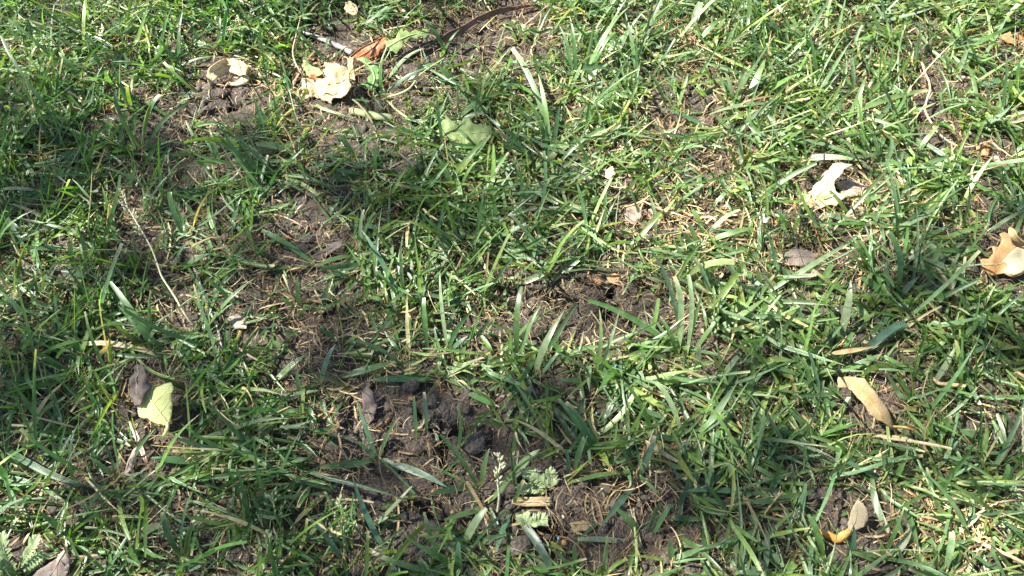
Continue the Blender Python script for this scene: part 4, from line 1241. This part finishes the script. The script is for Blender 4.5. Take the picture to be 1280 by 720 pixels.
# ------------------------------------------------------------------ seed heads
def seed_head(label, stem_pts, head_from, spk, spread, mat_stem, size, seed, r0=.0012):
    r = random.Random(seed)
    a = ground(stem_pts[0][0], stem_pts[0][1])
    t = thing('seed_head', label, 'seed head', a)
    P = px_path(stem_pts, 40, a)
    part('stalk', tube_mesh('stalk', P, np.linspace(r0, r0 * .35, 40), mat_stem, 7), t)
    base_me = [lump_mesh('spikelet', (size * .42, size * .3, size), M['spikelet'], 900 + k, 1, .3) for k in range(4)]
    k0 = int(40 * head_from)
    for k in range(spk):
        i = k0 + int((39 - k0) * (k / spk))
        f = k / spk
        T = P[min(i + 1, 39)] - P[max(i - 1, 0)]; T = T / np.linalg.norm(T)
        d = np.array([r.uniform(-1, 1), r.uniform(-1, 1), r.uniform(-.2, .8)])
        d = d - T * np.dot(d, T); d /= np.linalg.norm(d)
        q = P[i] + (T * .9 + d * .8) * spread * (1.1 - .8 * f) * r.uniform(.4, 1.1)
        br = part('branchlet', tube_mesh('branchlet', smooth_path([P[i], (P[i] + q) / 2 + T * .001, q], 5), np.full(5, .00025), mat_stem, 4), t)
        s = bpy.data.objects.new('spikelet', base_me[k % 4]); C.objects.link(s); s.parent = br
        s.location = q
        s.rotation_euler = Vector((T * .8 + d * .6)).to_track_quat('Z', 'Y').to_euler()
    return t


seed_head('pale bent grass stalk with a feathery seed head lying on dark grass', [(243, 408, 2), (232, 394, 10), (218, 370, 18), (203, 347, 24), (198, 334, 26), (190, 312, 30), (178, 290, 34), (167, 272, 36), (158, 255, 36), (150, 234, 34)], .60, 26, .008, M['straw'], .0021, 1, .0010)
seed_head('short whitish seed head in the grass tuft by the feathery weed', [(622, 640, 2), (624, 620, 14), (622, 600, 24), (625, 580, 30), (622, 568, 32)], .35, 20, .005, M['straw'], .0024, 2, .0011)
seed_head('little green seed head rising from shaded grass near the lower edge', [(350, 722, 2), (342, 700, 16), (338, 680, 26), (336, 662, 32)], .3, 12, .008, M['ferny'], .0019, 3, .0008)
seed_head('loose green seed head beside the drying pale blades', [(432, 690, 2), (430, 660, 16), (428, 640, 26), (424, 620, 32)], .35, 18, .007, M['ferny'], .0017, 4, .0008)
seed_head('green flower spray in the shaded grass left of the bare soil', [(352, 660, 2), (345, 645, 18), (342, 630, 26), (340, 616, 30)], .2, 16, .011, M['ferny'], .0018, 5, .0008)
seed_head('bleached seed head in the bright straw patch left of the torn leaf', [(868, 322, 2), (872, 312, 8), (880, 303, 12), (888, 296, 12)], .2, 14, .006, M['straw'], .0022, 6, .0009)
seed_head('tiny white seed head on the sunny lawn near the upper edge', [(800, 70, 2), (804, 58, 14), (808, 46, 20), (814, 40, 22)], .3, 14, .006, M['straw'], .0021, 7, .0008)


# ------------------------------------------------------------------ feathery weeds
def feather_weed(label, leaves, seed, mat):
    r = random.Random(seed)
    a = ground(leaves[0][0][0], leaves[0][0][1])
    t = thing('feathery_weed', label, 'weed', a)
    for pts in leaves:
        P = px_path(pts, 16, a)
        rib = part('leaf_rib', tube_mesh('leaf_rib', P, np.linspace(.0007, .0003, 16), mat, 5), t)
        for i in range(3, 16):
            T = P[min(i + 1, 15)] - P[i - 1]; T = T / np.linalg.norm(T)
            sd = np.cross(T, [0, 0, 1]); sd /= np.linalg.norm(sd)
            for sg in (-1, 1):
                L = .0075 * math.sin(.5 + 2.3 * i / 16) * r.uniform(.7, 1.1)
                d = sd * sg * .8 + T * .6 + np.array([0, 0, r.uniform(-.1, .35)])
                Q = smooth_path([P[i], P[i] + d * L * .5 + np.array([0, 0, .0006]), P[i] + d * L], 5)
                part('leaflet', ribbon_mesh('leaflet', Q, np.array([.0006, .0016, .0020, .0014, .0003]), np.cross(d, [0, 0, 1]) + np.array([0, 0, r.uniform(-.4, .4)]), mat, curl=.15, cols=3), rib)
    return t


feather_weed('pale feathery weed rosette beside the grey ribbed leaf', [[(22, 715, 2), (30, 700, 16), (40, 685, 24), (46, 672, 26)], [(20, 716, 2), (10, 700, 16), (4, 682, 24), (2, 668, 26)], [(24, 714, 2), (40, 702, 14), (52, 696, 18)], [(20, 718, 2), (14, 708, 12), (0, 704, 18)]], 1, M['ferny'])
feather_weed('grey green feathery weed next to the straw strip', [[(690, 612, 1), (680, 604, 8), (668, 596, 10), (656, 592, 10)], [(690, 612, 1), (676, 612, 6), (662, 610, 7), (648, 612, 6)], [(690, 612, 1), (690, 600, 6), (686, 588, 8)]], 2, M['ferny'])
feather_weed('tiny feathery weed sprig on the bare dirt patch', [[(660, 660, 1), (666, 654, 3), (676, 650, 3), (682, 650, 3)], [(660, 660, 1), (656, 650, 4), (654, 645, 5)]], 3, M['ferny'])

# ------------------------------------------------------------------ twigs
def twig(label, pts, rpx, mat, seed, side=None):
    a = ground(pts[0][0], pts[0][1])
    t = thing('twig', label, 'twig', a)
    P = px_path(pts, 30, a)
    P[1:-1] += np.random.default_rng(seed).normal(0, .0004, (28, 3))
    part('stick', tube_mesh('stick', P, px_size(a, rpx) * np.linspace(1, .6, 30), mat, 7, .12), t)
    if side:
        part('side_shoot', tube_mesh('side_shoot', px_path(side, 10, a), px_size(a, rpx * .7) * np.linspace(1, .5, 10), mat, 6, .12), t)
    return t


twig('pale crooked dry root winding through the sunny grass', [(1152, 78, 14), (1158, 94, 15), (1163, 110, 15), (1158, 128, 14), (1158, 144, 12), (1168, 160, 11), (1182, 174, 10), (1196, 182, 10), (1216, 183, 12), (1236, 177, 13), (1250, 186, 12), (1268, 198, 10)], 1.4, M['twig'], 1, [(1166, 116, 14), (1150, 140, 12), (1136, 156, 10)])
twig('straight dry straw stem standing among blades by the frame of lush grass', [(1281, 590, 4), (1279, 550, 18), (1279, 510, 30)], 2.0, M['straw'], 2)
twig('thin grey stick lying in the bare gap under the seed stalk', [(242, 330, 4), (248, 350, 5), (256, 370, 6), (268, 400, 5), (280, 440, 4)], 2.0, M['greytwig'], 3)
twig('short broken tan stick in the straw by the upright leaf', [(1086, 612, 2), (1098, 580, 8), (1102, 560, 10)], 1.4, M['twig'], 4)
twig('thin dry stem arching over grass towards the broad pale blade', [(1212, 648, 8), (1226, 640, 12), (1245, 630, 14), (1280, 622, 12)], 1.6, M['twig'], 5)
twig('thin reddish dry stem lying across the bare soil patch', [(380, 190, 3), (372, 215, 3), (366, 232, 2)], 1.0, M['twig'], 6)
twig('pale straw stem crossing the cracked soil edge', [(515, 420, 4), (500, 427, 5), (478, 424, 5), (455, 423, 4)], 1.4, M['straw'], 7)
twig('bent brown stem lying over grass by the long flat blade', [(105, 437, 10), (95, 425, 12), (80, 420, 10)], 1.2, M['twig'], 8)

# individual dry straws on the ground
r_s = np.random.default_rng(61)
for k in range(70):
    px, py = r_s.uniform(0, 1280), r_s.uniform(10, 715)
    b = ground(px, py, .002)
    n1 = 1
    P = blade_paths(b[None] + np.array([[0, 0, r_s.uniform(0, .006)]]), r_s.uniform(0, 6.3, 1), r_s.normal(.12, .15, 1), r_s.uniform(.014, .042, 1), r_s.uniform(-.2, .7, 1), r_s.normal(0, 1.4, 1), 9, r_s.uniform(.003, .012, 1))
    c = DRYS[[r_s.integers(0, len(DRYS))]] * r_s.uniform(.8, 1.2)
    V, cc = blade_verts(P, r_s.uniform(.0006, .0016, 1), r_s.normal(0, .5, 1), r_s.normal(0, 1.2, 1), r_s.uniform(.2, .6, 1), np.array([.8]), c, np.array([True]), np.array([0.]), r_s)
    o = link('dry_straw', blades_mesh('dry_straw', V - b, cc, M['litter']), None, b)
    tag(o, ('pale' if c.max() > .5 else 'brown' if c.max() < .34 else 'tan') + ' dead grass strand lying loose ' + near_words(px, py), 'straw', 'loose dry grass strands')

# ------------------------------------------------------------------ stones, clods, seeds
CLODS = [
 ('rounded grey clod of soil just below the ring curled leaf', 276, 133, 30, 16, 'stone'), ('small dark grey clod under the ring curled leaf', 273, 115, 15, 11, 'stone'),
 ('smooth mauve grey pebble between tall blades right of the pale clump', 926, 427, 11, 7, 'stone'), ('pinkish grey stone at the left end of the bare soil', 640, 376, 10, 12, 'pinkstone'),
 ('flat whitish grey stone at the top edge of the cracked soil', 627, 494, 14, 6, 'pinkstone'), ('pale grey pebble beside the toothed weed rib', 523, 168, 6, 4, 'stone'),
 ('whitish sliver of stone on the bare cracked soil', 556, 541, 8, 3, 'stone'), ('small grey pebble in the sunny grass below the crooked root', 1247, 200, 9, 10, 'pinkstone'),
 ('round pebble on bare soil right of the upright leaf', 1098, 671, 6, 5, 'stone'), ('flat grey stone bit under grass below the soil strip', 512, 336, 8, 7, 'stone'),
]
for i, (lab, px, py, wx, hy, mk) in enumerate(CLODS):
    p = ground(px, py)
    s = px_size(p, 1) * .5
    o = link('pebble', lump_mesh('pebble', (wx * s, hy * s * 1.25, min(wx, hy) * s * .6), M['clod' if wx >= 15 else mk], 40 + i, 3 if wx >= 15 else 2, .6 if wx >= 15 else .35, wx < 15), None, p + np.array([0, 0, min(wx, hy) * s * .2]))
    o.rotation_euler = (0, 0, random.uniform(-.3, .3))
    tag(o, lab, 'stone')
r_c = np.random.default_rng(71)
k = 0
clod_me = [lump_mesh('soil_clod', (.006, .005, .0042), M['clod'], 300 + i, 2, .5, False) for i in range(8)]
while k < 60:
    px, py = r_c.uniform(200, 1200), r_c.uniform(30, 715)
    p = ground(px, py)
    if float(bare(p[0:1], p[1:2])[0]) < .6:
        continue
    o = link('soil_clod', clod_me[k % 8], None, p + np.array([0, 0, .0005]))
    o.scale = [r_c.uniform(.4, 1.3)] * 3
    o.rotation_euler = (r_c.uniform(-.3, .3), r_c.uniform(-.3, .3), r_c.uniform(0, 6.3))
    tag(o, ('large' if o.scale[0] > 1 else 'small' if o.scale[0] < .65 else 'rough') + ' dark soil clod ' + near_words(px, py), 'soil clod', 'soil clods on the bare patches')
    k += 1
p = ground(747, 353, .002)
t = thing('chestnut_seed', 'glossy chestnut brown seed on the bare soil under a leaf flake', 'seed', p)
o = link('seed_body', lump_mesh('seed_body', (.0046, .0036, .0032), M['seed'], 5, 2, .12), t)
o = link('seed_cap', lump_mesh('seed_cap', (.0022, .0018, .0012), M['tan'], 6, 2, .2), t, (.0012, .001, .0026))
# small snail shell
p = ground(403, 389, .003)
t = thing('snail_shell', 'tiny honey coloured snail shell on the bare soil', 'shell', p)
sp = [np.array([.0042 * math.exp(-.16 * a_) * math.cos(a_), .0042 * math.exp(-.16 * a_) * math.sin(a_), .0006 * a_ * .35]) for a_ in np.linspace(0, 11, 60)]
link('whorl', tube_mesh('whorl', sp, [.0024 * math.exp(-.16 * a_) for a_ in np.linspace(0, 11, 60)], M['shell'], 8), t)
# tiny blue flecks
for lab, px, py in (('bright blue fleck on the bare dirt by the straw strip', 698, 673), ('pale blue fleck in the grass above the feathery weed', 746, 516), ('tiny blue fleck on soil near the small cream scrap', 455, 44), ('tiny blue fleck beside the rounded grey clod', 259, 122), ('blue fleck below the broad weed rib', 494, 173), ('blue fleck in the grass gap right of the bare soil', 770, 457)):
    p = ground(px, py, .003)
    o = link('blue_fleck', lump_mesh('blue_fleck', (.0014, .0010, .0006), M['blue'], px, 1, .4, False), None, p)
    o.rotation_euler = (.3, .2, px)
    tag(o, lab, 'fleck')
# white fluff
p = ground(953, 275, .012)
t = thing('white_fluff', 'small white tuft of plant fluff on sunlit straw', 'fluff', p)
for k in range(9):
    d = np.array([random.uniform(-1, 1), random.uniform(-.5, 1.6), random.uniform(-.2, .5)]); d /= np.linalg.norm(d)
    q = np.array([random.uniform(-.002, .002), random.uniform(-.006, .006), random.uniform(0, .003)])
    part('fibre', ribbon_mesh('fibre', smooth_path([q, q + d * .002 + np.array([0, 0, .001]), q + d * .004], 5), [.0012, .0022, .0026, .0022, .0012], np.cross(d, [.3, .2, .9]), M['fluff'], curl=.4, cols=3, ragged=.3, seed=k), t)

# ------------------------------------------------------------------ unseen tree, added to dapple the lawn with shade
def shade_wanted(px, py):
    """How much of the sun the crown holds back over each spot of the lawn in the photograph."""
    v = .48
    for cx, cy, rx, ry, t_ in ((1010, 110, 390, 210, 0.), (1000, 60, 420, 120, 0.), (870, 300, 150, 110, .05), (90, 50, 200, 100, .12), (430, 100, 220, 90, .10), (285, 95, 70, 60, .0), (760, 420, 150, 70, .30),
                               (1230, 660, 120, 110, .15), (190, 530, 80, 70, .15), (60, 650, 180, 90, .36), (330, 560, 120, 60, .45), (1270, 320, 70, 70, .3), (1050, 400, 150, 50, .35), (560, 290, 120, 60, .35), (640, 620, 90, 60, .25), (1070, 650, 60, 50, .1), (1090, 500, 60, 50, .1)):
        d = math.hypot((px - cx) / rx, (py - cy) / ry)
        f_ = min(1, max(0, (1.15 - d) / .3))
        v = v * (1 - f_) + min(v, t_) * f_
    return v


def build_tree():
    r = np.random.default_rng(88)
    sd = np.array(SUN_DIR)
    t = thing('added_shade_tree', 'unseen broadleaf tree added to dapple the lawn with shade', 'tree', (-4.5, 0.55, -.05))
    root = np.array([-4.5, 0.55, -.05])
    trunk = smooth_path([(0, 0, 0), (.05, -.05, 1.0), (.15, -.1, 2.0), (.45, -.25, 3.0), (.95, -.5, 3.6), (1.6, -.8, 4.0)], 24)
    tb = part('trunk', tube_mesh('trunk', trunk, np.linspace(.13, .035, 24), M['bark'], 12, .06), t)
    tips = []
    for k in range(16):
        i = int(r.integers(10, 24))
        d = np.array([r.uniform(-.8, 1), r.uniform(-1, .9), r.uniform(-.1, .7)])
        L = r.uniform(.5, 1.0)
        q = trunk[i] + d / np.linalg.norm(d) * L
        tips.append(q)
        part('limb', tube_mesh('limb', smooth_path([trunk[i], (trunk[i] + q) / 2 + np.array([0, 0, .08]), q], 10), np.linspace(.022, .004, 10), M['bark'], 7, .08), tb)
    # leaves: a flat-ish crown, thinned to give the wanted pattern of sun and shade
    n = 15000
    g = np.stack([r.uniform(-1.5, 1.6, n), r.uniform(-1.3, 1.6, n)], 1)          # where the leaf's shadow meets the lawn
    h = 3.3 + .9 * r.random(n)
    vol = (g[:, 0] / 1.6) ** 2 + ((g[:, 1] - .1) / 1.5) ** 2 < 1 + .5 * (vnoise(g[:, 0] * 3, g[:, 1] * 3, 5) - .5)
    px, py = to_pixel(g[:, 0], g[:, 1])
    want = np.array([shade_wanted(a_, b_) for a_, b_ in zip(px, py)])
    infr = (px > -150) & (px < 1430) & (py > -120) & (py < 900)
    want = np.where(infr, want, .5 * np.clip(2.2 * vnoise(g[:, 0] * 5, g[:, 1] * 5, 6), .2, 1.2))
    # optical depth: leaves per square metre needed for that cover
    area = 3.1 * 2.9 / n
    leaf_cover = .00065
    keep = vol & (r.random(n) < -np.log(1 - np.clip(want, 0, .9)) / leaf_cover * area)
    g, h = g[keep], h[keep]
    C0 = np.stack([g[:, 0], g[:, 1], np.zeros(len(g))], 1) + sd[None] * (h / sd[2])[:, None]
    m = len(C0)
    L = r.uniform(.042, .075, m); W = L * r.uniform(.5, .7, m)
    d1 = r.normal(0, 1, (m, 3)); d1[:, 2] = d1[:, 2] * .4 - .3; d1 /= np.linalg.norm(d1, axis=1)[:, None]
    d2 = np.cross(d1, r.normal(0, .5, (m, 3)) + np.array([0, 0, 1.0])); d2 /= np.linalg.norm(d2, axis=1)[:, None]
    nn = np.cross(d1, d2)
    prof = [(0, 0, 0), (.25, .38, .06), (.25, -.38, .06), (.5, 0, 0), (.6, .45, .05), (.6, -.45, .05), (1, 0, -.08)]
    V = np.stack([C0 + d1 * (L * (a_ - .5))[:, None] + d2 * (W * b_)[:, None] + nn * (L * c_)[:, None] for a_, b_, c_ in prof], 1) - root
    F = [(0, 1, 3), (0, 3, 2), (1, 4, 3), (2, 3, 5), (4, 6, 3), (5, 3, 6)]
    fa = (np.array(F)[None] + (np.arange(m) * 7)[:, None, None]).reshape(-1, 3)
    me = mesh_from('crown', V.reshape(-1, 3), [tuple(map(int, f_)) for f_ in fa], M['weed2'])
    o = part('crown', me, t)
    o['kind'] = 'stuff'


build_tree()
